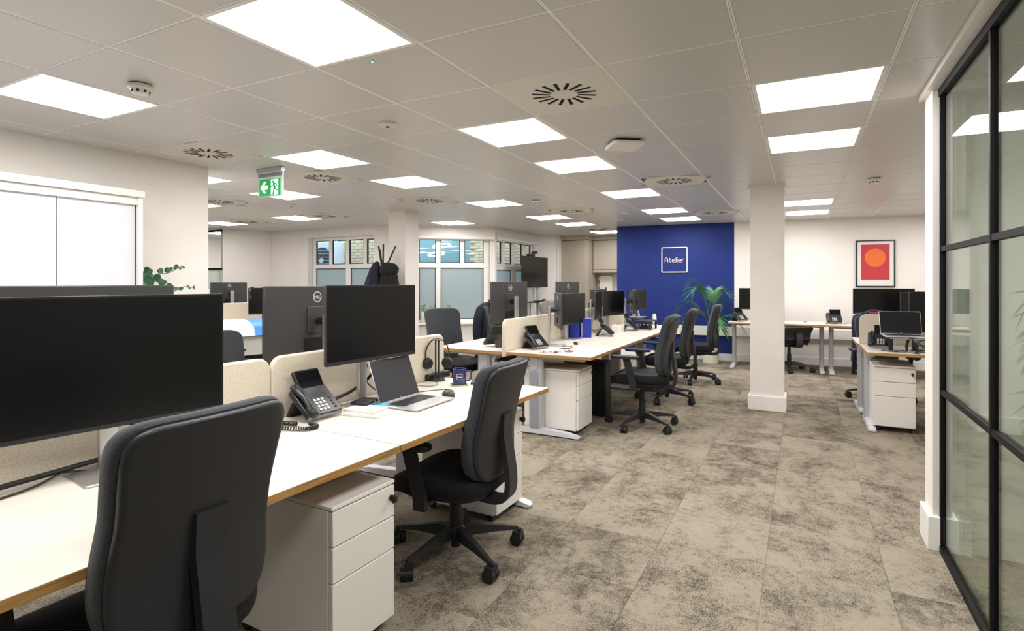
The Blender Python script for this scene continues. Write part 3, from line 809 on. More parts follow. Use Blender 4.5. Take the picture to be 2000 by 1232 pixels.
# ---- pedestal drawers (front at local +X, width along Y, origin at front left bottom)
def pedestal(label, loc, rz, wd=0.31, dp=0.52, h=0.53, group=None, key=True):
    t = thing('drawer_pedestal', label, 'drawers', (loc[0], loc[1], 0), rz, group)
    z0 = 0.045
    bev(MB().box(-dp, -0.022, 0, wd, z0, z0 + h - 0.018).build('carcass', 'pedwhite', t), 0.003)
    bev(MB().box(-dp - 0.002, 0.0, -0.002, wd + 0.002, z0 + h - 0.016, z0 + h).build('top_panel', 'pedwhite', t), 0.004)
    zz = [z0 + 0.005, z0 + h * 0.50, z0 + h * 0.735, z0 + h - 0.018]
    for k in range(3):
        d = MB().box(-0.020, 0, 0.001, wd - 0.001, zz[k] + 0.002, zz[k + 1] - 0.002).build('drawer', 'pedwhite', t); bev(d, 0.003)
        if k == 2 and key:
            MB().cyl((0, wd - 0.025, zz[3] - 0.045), (0.006, wd - 0.025, zz[3] - 0.045), 0.011, n=14).build('lock', 'brass', d, 40)
            MB().box(0.006, 0.034, wd - 0.028, wd - 0.022, zz[3] - 0.058, zz[3] - 0.034).cyl((0.018, wd - 0.028, zz[3] - 0.052), (0.018, wd - 0.022, zz[3] - 0.052), 0.013, n=12).build('key', 'plasdark', d)
    c = None
    for x in (-0.06, -dp + 0.05):
        for y in (0.04, wd - 0.04):
            MB().cyl((x, y - 0.016, 0.021), (x, y + 0.016, 0.021), 0.021, n=14).box(x - 0.012, x + 0.012, y - 0.02, y + 0.02, 0.03, z0).build('caster', 'plasblack', t, 40)
    return t

# ---- monitor between two points P -> Q (seen from the front: P left of Q when facing... front normal = right of P->Q)
def dell_logo(parent, x, z, r):
    F = lambda u, v, a: (x - a, -u, z + v)
    g = MB(); n = 28
    for k in range(n):
        a0, a1 = 2 * PI * k / n, 2 * PI * (k + 1) / n
        g.prism([(r * math.cos(a0), r * math.sin(a0)), (r * math.cos(a1), r * math.sin(a1)), (0.84 * r * math.cos(a1), 0.84 * r * math.sin(a1)), (0.84 * r * math.cos(a0), 0.84 * r * math.sin(a0))], 0, 0.0012, F)
    h = r * 0.42; wl = r * 0.30
    def L_(ox): return [[(ox, h / 2), (ox, -h / 2), (ox + wl, -h / 2)]]
    st = [[(-0.68 * r, h / 2), (-0.68 * r, -h / 2), (-0.68 * r + wl * .7, -h / 2), (-0.68 * r + wl, 0), (-0.68 * r + wl * .7, h / 2), (-0.68 * r, h / 2)]]
    e = -0.25 * r
    st += [[(e, -h * 0.1), (e + wl * 0.6, h / 2)], [(e + wl * .15, -h * .35), (e + wl * 0.9, h * .25)], [(e + wl * .4, -h * .55), (e + wl * 1.1, 0.0)], [(e, -h * .1), (e + wl * .4, -h * .55)]]
    st += L_(0.12 * r) + L_(0.42 * r)
    g.strokes(st, r * 0.11, 0.0012, F)
    return g.build('round_logo', 'logo', parent)
def monitor(label, P, Q, z0, z1, back=False, base=True, group=None, logo=True, post=None, chin=0.016, zdesk=DESK, rise=0.0, m='screen', post_top=None, bw=0.09, bf=0.06):
    P = Vector(P); Q = Vector(Q); e = Q - P; wd = e.length; c = (P + Q) / 2
    ang = math.atan2(-e.x, e.y)                 # local +X = right-hand normal of P->Q
    t = thing('monitor', label, 'monitor', (c.x, c.y, zdesk), ang, group)
    a, b = z0 - zdesk, z1 - zdesk; h = b - a
    bev(MB().box(-0.022, -0.002, -wd / 2, wd / 2, a, b).build('housing', 'monback', t), 0.005)
    o = MB().box(-0.030, -0.022, -0.075, 0.075, a + h * .36, a + h * .72).build('rear_plate', 'monback', t); bev(o, 0.004)
    MB().box(-0.0025, 0.0, -wd / 2 + 0.001, wd / 2 - 0.001, a + 0.001, b - 0.001).build('bezel', 'bezel', t)
    MB().box(0.0, 0.0012, -wd / 2 + 0.007, wd / 2 - 0.007, a + chin, b - 0.007).build('display', m, t)
    if chin > 0.01: MB().box(0.0, 0.002, -wd / 2 + 0.001, wd / 2 - 0.001, a + 0.001, a + chin - 0.002).build('lower_bezel', 'plasdark', t)
    if logo: dell_logo(t, -0.0222, b - h * 0.15, h * 0.075)
    # inputs recess
    MB().box(-0.0232, -0.0221, -wd * 0.14, wd * 0.14, a + h * .12, a + h * .29).build('port_recess', 'slotblack', t)
    zc = a + h * 0.52
    MB().cyl((-0.030, 0, zc), (-0.085, 0, zc), 0.022, n=14).build('pivot', 'plasblack', t, 40)
    if base:
        pt = (post_top - zdesk) if post_top else zc + 0.04
        o = MB().prism(rounded(0.013, 0.030, 0.011, 3), rise + 0.008, pt, lambda u, v, z: (u - 0.098, v, z)).build('neck', 'silver', t, 35)
        o = MB().box(-0.125, bf, -bw, bw, rise, rise + 0.008).build('stand_base', 'silver', t); bev(o, 0.003)
    return t

# ---- desk phone (user side = local +X, width along Y)
def phone_proto():
    t = thing('desk_phone', 'x', 'telephone', (0, 0, 0), 0, 'black desk phones')
    tilt = Matrix.Translation((0.085, 0, 0.012)) @ Matrix.Rotation(math.radians(40), 4, 'Y')
    o = MB(tilt).prism(rounded(0.085, 0.10, 0.014, 3), 0.0, 0.026, lambda u, v, z: (u - 0.085, v, z)).build('body', 'phone', t, 35); bev(o, 0.004)
    MB(tilt).box(-0.006, 0.002, -0.095, 0.095, 0.002, 0.02).build('front_trim', 'legpanel', t)
    MB().loft([[(x, -0.06, z), (x, 0.06, z), (x + 0.02, 0.06, z), (x + 0.02, -0.06, z)] for x, z in ((-0.10, 0.001), (-0.06, 0.07))]).build('stand', 'plasblack', t)
    kt = MB(tilt).box(-0.006, 0.006, -0.007, 0.007, 0.026, 0.029).mesh('key'); kt.materials.append(M['key'])
    for r in range(4):
        for c in range(3):
            k = bpy.data.objects.new('key', kt); COL.objects.link(k); k.parent = t
            k.location = tilt.to_3x3() @ Vector((-0.024 - r * 0.019, -0.018 + c * 0.022, 0))
    kd = MB(tilt).box(-0.005, 0.005, -0.006, 0.006, 0.026, 0.0285).mesh('function_key'); kd.materials.append(M['keydark'])
    for r in range(4):
        k = bpy.data.objects.new('function_key', kd); COL.objects.link(k); k.parent = t
        k.location = tilt.to_3x3() @ Vector((-0.024 - r * 0.019, 0.070, 0))
    t2 = Matrix.Translation((-0.052, 0.025, 0.158)) @ Matrix.Rotation(math.radians(60), 4, 'Y')
    o = MB(t2).prism(rounded(0.056, 0.074, 0.008, 3), -0.006, 0.014, lambda u, v, z: (u, v, z)).build('screen_housing', 'phone', t, 35); bev(o, 0.004)
    MB(t2).box(-0.048, 0.044, -0.066, 0.066, 0.014, 0.0155).build('display', 'phscreen', t)
    # handset lying on the left side of the body
    hs = MB(tilt)
    ring = []
    for x, w_, z, hgt in ((0.008, 0.014, 0.026, 0.008), (0.0, 0.023, 0.030, 0.016), (-0.03, 0.024, 0.033, 0.017), (-0.06, 0.018, 0.042, 0.013), (-0.10, 0.018, 0.044, 0.013), (-0.14, 0.024, 0.038, 0.017), (-0.175, 0.023, 0.032, 0.016), (-0.185, 0.013, 0.028, 0.008)):
        ring.append([(x, -0.074 + w_ * math.cos(2 * PI * k / 12), z + hgt * math.sin(2 * PI * k / 12)) for k in range(12)])
    hs.loft(ring).build('handset', 'phone', t, 60)
    return t
phone0 = phone_proto(); phone_used = [0]
def phone(label, loc, rz, z=DESK):
    o = again(phone0, phone_used[0], label, (loc[0], loc[1], z), rz); phone_used[0] = 1; return o

# ---- laptop (user side = local +X, hinge at -X)
def laptop(label, loc, rz, z=DESK, lid=112, w_=0.325, d_=0.23):
    t = thing('laptop', label, 'laptop', (loc[0], loc[1], z), rz)
    o = MB().box(-d_ / 2, d_ / 2, -w_ / 2, w_ / 2, 0.002, 0.014).build('base', 'silver', t); bev(o, 0.005)
    k = MB()
    for r in range(6):
        for c in range(15):
            x = -d_ / 2 + 0.03 + r * 0.0175; y = -w_ / 2 + 0.025 + c * 0.0185
            k.box(x, x + 0.0145, y, y + 0.0155, 0.014, 0.0158)
    k = k.build('keyboard', 'keydark', t); k['kind'] = 'stuff'
    MB().box(0.025, 0.095, -0.05, 0.05, 0.014, 0.0144).build('trackpad', 'silver', t)
    L_ = Matrix.Translation((-d_ / 2 + 0.004, 0, 0.014)) @ Matrix.Rotation(-math.radians(lid), 4, 'Y') @ rot_z(0)
    # lid lies along +X when closed; rotate it up about the hinge
    o = MB(L_).box(0, d_ - 0.005, -w_ / 2, w_ / 2, 0.0, 0.006).build('lid', 'silver', t); bev(o, 0.003)
    MB(L_).box(0.006, d_ - 0.009, -w_ / 2 + 0.004, w_ / 2 - 0.004, -0.001, 0.0).build('screen_bezel', 'bezel', o)
    MB(L_).box(0.02, d_ - 0.014, -w_ / 2 + 0.008, w_ / 2 - 0.008, -0.0014, -0.001).build('display', 'lapscreen', o)
    F2 = lambda u, v, a: tuple(L_ @ Vector((0.0125 + v, u, -0.0012 - a)))
    MB().strokes([[(-0.003, 0.004), (-0.003, -0.004)], [(-0.003, 0), (0, 0.001), (0, -0.004)], [(0.003, 0.001), (0.003, -0.006)], [(0.003, 0.001), (0.006, 0), (0.003, -0.003)]], 0.001, 0.0004, F2).build('small_logo', 'logo', o)
    return t
def cable(label, pts, r=0.004, m='plasblack', name='cable', cat='cable', group=None):
    return tag(MB().tube(pts, r, 7, 5).build(name, m, None, 60), label, cat, group)
def coil(pts, r=0.009, turns=60, wr=0.0028):
    P = catmull([Vector(p) for p in pts], 12); out = []; n = turns * 7
    for i in range(n + 1):
        f = i / n * (len(P) - 1); a = int(min(f, len(P) - 2)); p = P[a].lerp(P[a + 1], f - a); d = (P[a + 1] - P[a]).normalized()
        u = d.cross(Vector((0, 0, 1))).normalized(); v = d.cross(u); t = 2 * PI * i / 7
        out.append(p + (u * math.cos(t) + v * math.sin(t)) * r)
    return MB().tube(out, wr, 5, 1)

# ================================================================ FRONT BENCH (slightly turned)
AR = -0.029
def A(lx, ly):                                   # bench-local to world; origin = seam at the front edge
    c, s_ = math.cos(AR), math.sin(AR)
    return (-1.372 + lx * c - ly * s_, 1.711 + lx * s_ + ly * c)
def inv_desk(label, lx, ly, wd, dp, rz, legs, **k):
    p = A(lx, ly); return desk(label, p, AR + rz, wd, dp, legs, 'white topped bench desks with plywood edges', **k)
inv_desk('white desk nearest the viewpoint with wide black monitor', 0, -1.32, 1.318, 0.76, 0, ('a',))
inv_desk('white desk with open laptop, phone and blue mug', 0, 0.002, 1.325, 0.76, 0, ('b',), leg_in=0.03)
inv_desk('white desk behind the nearest beige screen', -1.58, 0.0, 1.318, 0.75, PI, ('b',))
inv_desk('white desk behind the beige screen beside the laptop', -1.58, 1.327, 1.325, 0.75, PI, ('a',), leg_in=0.03)
screen_panel('beige felt screen behind the nearest wide monitor', A(-0.79, -1.30), AR, 1.315, 0.70, 1.005, 'beige felt desk screens')
screen_panel('beige felt screen behind the phone and open laptop', A(-0.79, 0.02), AR, 1.33, 0.70, 1.005, 'beige felt desk screens')
monitor('wide black monitor at the left edge in front', (-2.055, 0.70), (-1.95, 1.375), 0.872, 1.305, post_top=1.0, bw=0.12, bf=0.095)
monitor('black monitor in front of the coats, above the laptop', (-1.975, 1.915), (-1.905, 2.50), 0.948, 1.332, chin=0.02, bw=0.12, bf=0.0)
monitor('large grey monitor seen from behind at the left edge', (-2.62, 1.582), (-2.62, 0.86), 0.90, 1.334, logo=False)
monitor('dark grey monitor back with round white logo behind the screen', (-2.52, 2.71), (-2.52, 1.996), 0.905, 1.324)
phone('black desk phone beside the notepad in front', (-2.025, 1.872), -0.02)
tag(coil([(-1.90, 1.75, 0.733), (-1.845, 1.735, 0.731), (-1.86, 1.68, 0.731), (-1.98, 1.64, 0.731), (-2.04, 1.66, 0.731), (-2.02, 1.70, 0.732), (-1.95, 1.72, 0.732)], 0.008, 70, 0.0024).build('coiled_cord', 'coilcord', None, 60), 'coiled black phone cord lying on the front desk', 'cord')
laptop('open silver laptop on the front desk', A(-0.405, 0.61), AR + 0.03, lid=110)
nt_ = thing('notebook', 'white spiral notepad lying beside the laptop', 'notepad', (-1.835, 2.045, DESK), 0.15)
bev(MB().box(-0.10, 0.10, -0.075, 0.075, 0.0, 0.012).build('pages', 'paper', nt_), 0.002)
sp = MB()
for k in range(26):
    y = -0.095 + k * 0.0076
    sp.tube([(y, -0.075 + 0.006 * math.cos(a), 0.006 + 0.008 * math.sin(a)) for a in (0, PI / 2, PI, 1.5 * PI, 2 * PI)], 0.0009, 4, 1)
sp.build('spiral_binding', 'silver', nt_)['kind'] = 'stuff'
nb = thing('notebook', 'cream paper pad stacked on the spiral notepad', 'notepad', (-1.86, 2.055, DESK + 0.0125), 0.10)
bev(MB().box(-0.085, 0.085, -0.06, 0.06, 0.0, 0.010).build('pages', 'lam', nb), 0.002); MB().box(-0.085, 0.085, -0.06, 0.06, 0.010, 0.0112).build('cover_sheet', 'paper', nb)
bx = thing('card_reader', 'small black box lying on the notepads', 'device', (-1.935, 2.13, DESK + 0.0238), 0.2)
bev(MB().box(-0.045, 0.045, -0.06, 0.06, 0, 0.018).build('case', 'plasblack', bx), 0.005); MB().box(-0.03, 0.03, -0.04, 0.03, 0.018, 0.019).build('label_plate', 'plasdark', bx)
MB().cyl((0.045, 0.02, 0.009), (0.047, 0.02, 0.009), 0.004).build('port', 'silver', bx)
st = thing('sticky_note', 'bright blue sticky note under the small black box', 'sticky note', (-1.90, 2.165, DESK + 0.0238), 0.2)
MB().box(-0.02, 0.05, -0.035, 0.035, -0.0, 0.0022).build('sheet', 'cyan', st); MB().box(0.046, 0.05, -0.035, 0.035, 0.0022, 0.003).build('curled_edge', 'cyan', st)
st.location.z = DESK + 0.0126; st.location.x = -1.885; st.location.y = 2.175
ms = thing('computer_mouse', 'dark grey mouse right of the open laptop', 'mouse', (-1.715, 2.545, DESK), AR + 2.6)
MB().loft([[(0.052 * q * math.cos(2 * PI * k / 24) - 0.004 * h, 0.032 * q * math.sin(2 * PI * k / 24), z) for k in range(24)] for q, z, h in ((0.92, 0.0, 0), (1.0, 0.006, 0), (1.0, 0.014, 0), (0.92, 0.023, 0.3), (0.74, 0.030, 0.6), (0.45, 0.0345, 0.9), (0.15, 0.036, 1))]).build('shell', 'monback', ms, 60)
MB().cyl((0.028, -0.003, 0.029), (0.028, 0.003, 0.029), 0.007).build('wheel', 'plasblack', ms, 40)
MB().box(0.0, 0.05, -0.0006, 0.0006, 0.02, 0.0335).build('button_split', 'slotblack', ms)

co = thing('coaster', 'cork coaster with a green patch under the mug', 'coaster', (-1.850, 2.865, DESK), 0.7)
bev(MB().box(-0.05, 0.05, -0.05, 0.05, 0, 0.006).build('board', 'cork', co), 0.001); MB().box(-0.047, 0.047, -0.047, 0.047, 0.006, 0.0068).build('printed_face', 'green', co)
mg = thing('mug', 'dark blue mug with white square logo', 'mug', (-1.850, 2.865, DESK + 0.007), -0.98)
MB().lathe([(0.036, 0), (0.0405, 0.003), (0.0405, 0.094), (0.0375, 0.094), (0.0375, 0.01), (0.0, 0.008)], 32).build('body', 'mugblue', mg, 40)
MB().tube([(0.0, 0.039, 0.078), (0.0, 0.058, 0.078), (0.0, 0.071, 0.066), (0.0, 0.071, 0.038), (0.0, 0.057, 0.020), (0.0, 0.039, 0.018)], 0.0055, 8, 5).build('handle', 'mugblue', mg, 60)
def cyl_map(r): return lambda u, v, a: ((r + a) * math.cos(u / r), (r + a) * math.sin(u / r), v)
lg = MB(); q_ = 0.0165
lg.strokes([[(-q_ + i * q_ / 3, 0.048 + s_ * q_) for i in range(7)] for s_ in (-1, 1)] + [[(s_ * q_, 0.048 - q_), (s_ * q_, 0.048 + q_)] for s_ in (-1, 1)], 0.0016, 0.0006, cyl_map(0.0406))
LET = {'A': [[(0, 0), (0, .58), (.06, .80), (.20, .96), (.31, 1), (.42, .96), (.56, .80), (.62, .58), (.62, 0)], [(0, .34), (.62, .34)]],
       't': [[(.16, .95), (.16, .2), (.22, .06), (.34, 0), (.46, 0)], [(0, .70), (.44, .70)]],
       'e': [[(0, .36), (.56, .36), (.56, .5), (.5, .63), (.38, .70), (.18, .70), (.06, .63), (0, .5), (0, .2), (.06, .07), (.18, 0), (.54, 0)]],
       'l': [[(0, 1.02), (0, .0)]], 'i': [[(0, .70), (0, 0)], [(0, .94), (0, .99)]], 'r': [[(0, .70), (0, 0)], [(0, .45), (.06, .62), (.18, .70), (.34, .70)]]}
WID = {'A': .62, 't': .46, 'e': .56, 'l': 0, 'i': 0, 'r': .34}
def word(txt, x0, y0, h, gap=0.27):
    out = []; x = x0
    for c in txt:
        out += [[(x + u * h, y0 + v * h) for u, v in l] for l in LET[c]]; x += (WID[c] + gap) * h
    return out, x - gap * h
wl, xe = word('Atelier', 0, 0, 0.006)
lg.strokes([[(u - xe / 2, v + 0.045) for u, v in l] for l in wl], 0.0011, 0.0006, cyl_map(0.0406))
lg.build('square_logo', 'signwhite', mg)

# headset on its stand, black bar behind
hs = thing('headset_stand', 'black headphone stand with round base beside the mug', 'headphone stand', (-2.06, 2.93, DESK), -0.8)
MB().lathe([(0.050, 0), (0.052, 0.006), (0.048, 0.013), (0.01, 0.014)], 32).build('base', 'plasdark', hs, 40)
for s_ in (-1, 1): MB().cyl((0, s_ * 0.009, 0.012), (0, s_ * 0.009, 0.262), 0.0055, n=10).build('post', 'plasblack', hs, 40)
bev(MB().box(-0.02, 0.085, -0.022, 0.022, 0.262, 0.268).build('rest_plate', 'plasdark', hs), 0.002)
def headset(label, loc, rz, r=0.085, tilt=0.0):
    t = thing('headset', label, 'headphones', loc, rz)
    ring = []
    for k in range(17):
        a = PI * k / 16; ring.append([(dx, (r + dr) * math.cos(a) * 0.86, (r + dr) * math.sin(a) * 1.15) for dx, dr in ((-0.012, -0.003), (0.012, -0.003), (0.012, 0.003), (-0.012, 0.003))])
    MB().loft(ring).build('headband', 'plasdark', t, 50)
    for s_ in (-1, 1):
        y = s_ * r * 0.86
        MB().box(-0.008, 0.008, y - 0.003, y + 0.003, -0.045, 0.01).build('slider', 'plasblack', t)
        e = MB().lathe([(0.012, -0.014), (0.034, -0.012), (0.037, 0.0), (0.034, 0.012), (0.015, 0.015)], 22)
        sw = 1.15 * s_; C_ = Vector((0.0, y - s_ * 0.010, -0.058)); dr_ = Vector((math.sin(sw) * s_, -math.cos(sw) * s_, 0))
        X = Matrix.Translation(C_) @ rot_z(sw) @ Matrix.Rotation(PI / 2, 4, 'X')
        e.v = [tuple(X @ Vector(p)) for p in e.v]; e.build('ear_cup', 'plasdark', t, 50)
        e = MB().lathe([(0.030, -0.005), (0.033, 0.002), (0.026, 0.007), (0.01, 0.006)], 22)
        X = Matrix.Translation(C_ + dr_ * 0.014) @ rot_z(sw) @ Matrix.Rotation(s_ * PI / 2, 4, 'X')
        e.v = [tuple(X @ Vector(p)) for p in e.v]; e.build('ear_pad', 'plasblack', t, 50)
    return t
headset('dark grey headphones hanging on the stand beside the mug', (-2.055, 2.925, DESK + 0.268 - 0.098), -0.8)
cable('thin headphone cable curling on the front desk', [(-2.06, 2.87, 0.80), (-2.0, 2.83, 0.74), (-1.97, 2.80, 0.7225), (-1.98, 2.74, 0.7225), (-2.05, 2.72, 0.7225), (-2.08, 2.70, 0.7225)], 0.0018)
sb = thing('sound_bar', 'black oblong box lying behind the headphone stand', 'speaker', (-2.105, 2.99, DESK), AR)
bev(MB().box(-0.025, 0.025, -0.115, 0.115, 0.002, 0.040).build('body', 'plasblack', sb), 0.004)
for y in (-0.09, 0.09): MB().box(-0.02, 0.02, y - 0.01, y + 0.01, 0, 0.003).build('rubber_foot', 'plasdark', sb)
MB().box(0.025, 0.0262, -0.1, 0.1, 0.008, 0.034).build('grille', 'bezel', sb)
pk = thing('mobile_phone', 'dark phone lying behind the blue mug', 'phone', (-1.80, 2.985, DESK), 0.5)
bev(MB().box(-0.035, 0.035, -0.072, 0.072, 0, 0.009).build('case', 'plasdark', pk), 0.004); MB().box(-0.032, 0.032, -0.068, 0.068, 0.009, 0.0095).build('display', 'phscreen', pk)
cable('thick black cable running behind the nearest monitor', [(-2.10, 0.45, 0.735), (-2.10, 0.75, 0.742), (-2.12, 1.0, 0.745), (-2.09, 1.09, 0.76), (-2.07, 1.13, 0.82), (-2.085, 1.09, 0.90), (-2.06, 1.07, 0.95)], 0.0085)
cable('thin black cable beside the nearest monitor stand', [(-2.02, 0.5, 0.724), (-2.06, 0.80, 0.726), (-2.11, 0.92, 0.735), (-2.10, 0.98, 0.726), (-2.05, 1.02, 0.724)], 0.0035)
cable('bundled black cable rising behind the laptop to the monitor', [(-2.09, 2.03, 0.735), (-2.12, 2.12, 0.75), (-2.11, 2.22, 0.772), (-2.08, 2.32, 0.83), (-2.06, 2.36, 0.90), (-2.03, 2.33, 0.98)], 0.0085)
cable('looped black wire hanging behind the laptop', [(-2.03, 2.36, 0.98), (-2.07, 2.30, 0.90), (-2.07, 2.28, 0.83), (-2.02, 2.31, 0.77), (-1.98, 2.36, 0.735)], 0.0035)
cable('thin black mouse cable on the front desk', [(-1.74, 2.60, 0.723), (-1.77, 2.68, 0.723), (-1.84, 2.70, 0.723), (-1.90, 2.62, 0.723), (-1.93, 2.57, 0.723)], 0.002)
pedestal('white drawer pedestal under the nearest desk', (-1.42, 1.405), AR, 0.315, 0.55, 0.535)
pedestal('white drawer pedestal under the laptop desk beside the chair', (-1.50, 2.70), AR, 0.30, 0.52, 0.55)
chair('charcoal office chair in the foreground seen from behind', (-1.56, 0.865), PI + 0.02, base_rot=0.3, group='office chairs at the desks')
chair('charcoal office chair at the laptop desk', (-1.53, 2.335), PI + 0.06, base_rot=2.60, lift=-0.075, group='office chairs at the desks')
chair('grey office chair behind the front bench, left of the round logo', (-3.57, 2.60), -0.05, fabric='fabgrey', lift=-0.06, group='office chairs at the desks')

# ================================================================ MIDDLE BENCH
BY = 4.40; BW = 1.245
GD = 'white topped bench desks with plywood edges'
for k in range(3):
    y = BY + k * BW
    desk(['white desk at the near end of the middle bench, aisle side', 'second desk of the middle bench, aisle side', 'third desk of the middle bench near the blue wall, aisle side'][k], (-1.55, y), 0, BW - 0.002, 0.79, ('a',) if k == 0 else ('b',), GD, leg_in=0.09 if k == 0 else 0.03)
    desk(['white desk at the near end of the middle bench, window side', 'second desk of the middle bench, window side', 'third desk of the middle bench, window side'][k], (-3.13, y + BW), PI, BW - 0.002, 0.75, ('b',) if k == 0 else ('a',), GD, leg_in=0.09 if k == 0 else 0.03)
    screen_panel(['cream felt screen at the near end of the middle bench', 'cream felt screen in the middle of the middle bench', 'cream felt screen at the far end of the middle bench'][k], (-2.362, y - 0.03 + k * 0.03), 0, BW - 0.005, 0.675 if k == 0 else 0.70, 1.01, 'beige felt desk screens')
monitor('black monitor back with round logo left of the wall television', (-2.64, 5.40), (-2.74, 4.80), 0.925, 1.347, post_top=1.20)
monitor('black monitor back with round logo under the kitchen units', (-2.60, 6.86), (-2.66, 6.26), 0.93, 1.347)
monitor('plain black monitor back under the soap dispenser', (-2.60, 8.02), (-2.64, 7.44), 0.92, 1.235, logo=False)
monitor('black monitor seen edge on at the near end of the middle bench', (-1.976, 4.83), (-2.243, 5.31), 0.898, 1.237, post_top=1.10)
monitor('black monitor above the blue boxes on the middle bench', (-2.22, 5.43), (-2.17, 5.97), 0.885, 1.22)
monitor('black monitor with bluish sheen in the middle of the bench', (-2.17, 6.34), (-2.26, 6.84), 0.89, 1.228, post_top=1.13)
monitor('black monitor right of the bluish one on the middle bench', (-2.25, 6.88), (-2.14, 7.41), 0.90, 1.226)
monitor('black monitor edge on behind the hanging headset', (-1.96, 7.30), (-2.12, 7.70), 0.92, 1.232, logo=False)
monitor('black monitor in front of the blue wall', (-2.10, 7.76), (-2.01, 8.12), 0.945, 1.232, rise=0.117)
# folders behind the monitor, papers, phones, risers
for k, (x, y, rz) in enumerate(((-2.27, 5.93, 0.2), (-2.17, 6.02, 0.35))):
    t = thing('box_file', ['blue box file behind the monitor on the middle bench', 'blue box file nearer the desk phone on the middle bench'][k], 'file box', (x, y, DESK), rz)
    bev(MB().box(-0.05, 0.05, -0.10, 0.10, 0, 0.21).build('case', 'blueplastic', t), 0.004); MB().box(0.05, 0.051, -0.02, 0.02, 0.05, 0.16).build('spine_slot', 'mugblue', t)
phone('black desk phone at the near end of the middle bench', (-2.23, 4.74), -0.35)
phone('black desk phone beside the blue boxes on the middle bench', (-2.02, 6.22), 0.15)
phone('black desk phone behind the near cream screen end', (-2.62, 4.72), PI - 0.5)
phone('black desk phone further along the middle bench', (-1.96, 7.08), 0.1)
pp = thing('papers', 'loose papers with dark red wrapping beside the near phone', 'papers', (-1.97, 4.66, DESK), 0.3)
MB().box(-0.10, 0.12, -0.16, 0.10, 0, 0.003).build('sheet', 'paper', pp); MB(rot_z(0.5)).box(-0.08, 0.10, -0.10, 0.12, 0.003, 0.005).build('sheet', 'paper', pp)
MB().tube([(-0.13, -0.15, 0.012), (-0.05, -0.2, 0.016), (0.06, -0.12, 0.012), (0.14, -0.05, 0.014), (0.13, 0.1, 0.012)], 0.011, 8).build('wrapping', 'patterned', pp, 60)
cable('black cable coil between papers and screen', [(-2.05, 4.98, 0.726), (-1.98, 5.02, 0.728), (-1.93, 4.94, 0.724), (-1.95, 4.84, 0.725), (-2.02, 4.85, 0.724)], 0.004)
rm = thing('remote_control', 'small black remote lying by the near monitor post', 'remote', (-2.02, 5.28, DESK), 0.4)
bev(MB().box(-0.02, 0.02, -0.08, 0.08, 0, 0.014).build('case', 'plasblack', rm), 0.003); MB().box(-0.012, 0.012, -0.06, 0.03, 0.014, 0.0155).build('keypad', 'plasdark', rm)
tb_ = thing('tissue_box', 'white box on the middle bench between phones', 'box', (-2.04, 6.80, DESK), 0.1)
bev(MB().box(-0.06, 0.06, -0.11, 0.11, 0, 0.085).build('carton', 'white', tb_), 0.004); MB().box(-0.02, 0.02, -0.05, 0.05, 0.085, 0.0865).build('opening', 'legpanel', tb_)
for k, (x, y, wd, z) in enumerate(((-2.03, 7.40, 0.36, 0.10), (-2.10, 7.88, 0.42, 0.105))):
    t = thing('monitor_riser', ['black monitor riser with clutter underneath on the middle bench', 'black monitor riser at the far end of the middle bench'][k], 'monitor riser', (x, y, DESK), 0)
    if k == 0: t.location.x = -1.84
    bev(MB().box(-0.11, 0.11, -wd / 2, wd / 2, z, z + 0.012).build('shelf', 'plasdark', t), 0.003)
    for sx in (-1, 1):
        for sy in (-1, 1): MB().box(sx * 0.095 - 0.011, sx * 0.095 + 0.011, sy * (wd / 2 - 0.02) - 0.011, sy * (wd / 2 - 0.02) + 0.011, 0, z).build('leg', 'plasblack', t)
dk = thing('docking_station', 'black box under the near monitor riser', 'device', (-1.84, 7.40, DESK), 0)
bev(MB().box(-0.06, 0.06, -0.11, 0.11, 0, 0.04).build('case', 'plasblack', dk), 0.004); MB().box(0.06, 0.061, -0.08, 0.08, 0.012, 0.028).build('port_strip', 'bezel', dk)
pf = thing('photo_stand', 'small white framed card on the far riser', 'card', (-2.03, 7.80, DESK + 0.1175), 0.5)
MB(Matrix.Rotation(-0.2, 4, 'Y')).box(-0.004, 0.004, -0.04, 0.04, 0.002, 0.10).build('frame', 'white', pf); MB(Matrix.Rotation(-0.2, 4, 'Y')).box(0.004, 0.005, -0.028, 0.028, 0.015, 0.088).build('picture', 'legpanel', pf)
MB().box(-0.035, 0.0, -0.01, 0.01, 0, 0.004).build('foot', 'white', pf)
fn_ = thing('desk_fan', 'small white round desk fan at the far end of the middle bench', 'fan', (-1.88, 8.05, DESK), 0.3)
MB().lathe([(0.05, 0), (0.05, 0.008), (0.012, 0.014)], 20).build('base', 'white', fn_, 40); MB().cyl((-0.01, 0, 0.012), (-0.01, 0, 0.06), 0.008).build('neck', 'white', fn_, 40)
e = MB().lathe([(0.02, -0.03), (0.06, -0.022), (0.072, 0), (0.06, 0.022), (0.02, 0.03)], 24); X = Matrix.Translation((0, 0, 0.095)) @ Matrix.Rotation(PI / 2, 4, 'Y'); e.v = [tuple(X @ Vector(p)) for p in e.v]
e.build('fan_head', 'white', fn_, 50)
cable('tangle of black wires on the middle bench', [(-2.25, 6.1, 0.725), (-2.20, 6.25, 0.78), (-2.15, 6.36, 0.74), (-2.22, 6.45, 0.724), (-2.1, 6.5, 0.724), (-2.02, 6.4, 0.724), (-2.1, 6.3, 0.724)], 0.004)
cable('black wire loops under the second monitor pair', [(-2.3, 6.6, 0.724), (-2.2, 6.75, 0.77), (-2.12, 6.85, 0.74), (-2.0, 6.9, 0.724), (-1.95, 6.8, 0.724)], 0.004)
h_ = headset('dark headset hung over the edge on monitor', (-2.05, 7.50, 1.235 - 0.094), -0.4 + PI / 2 + 0.35)
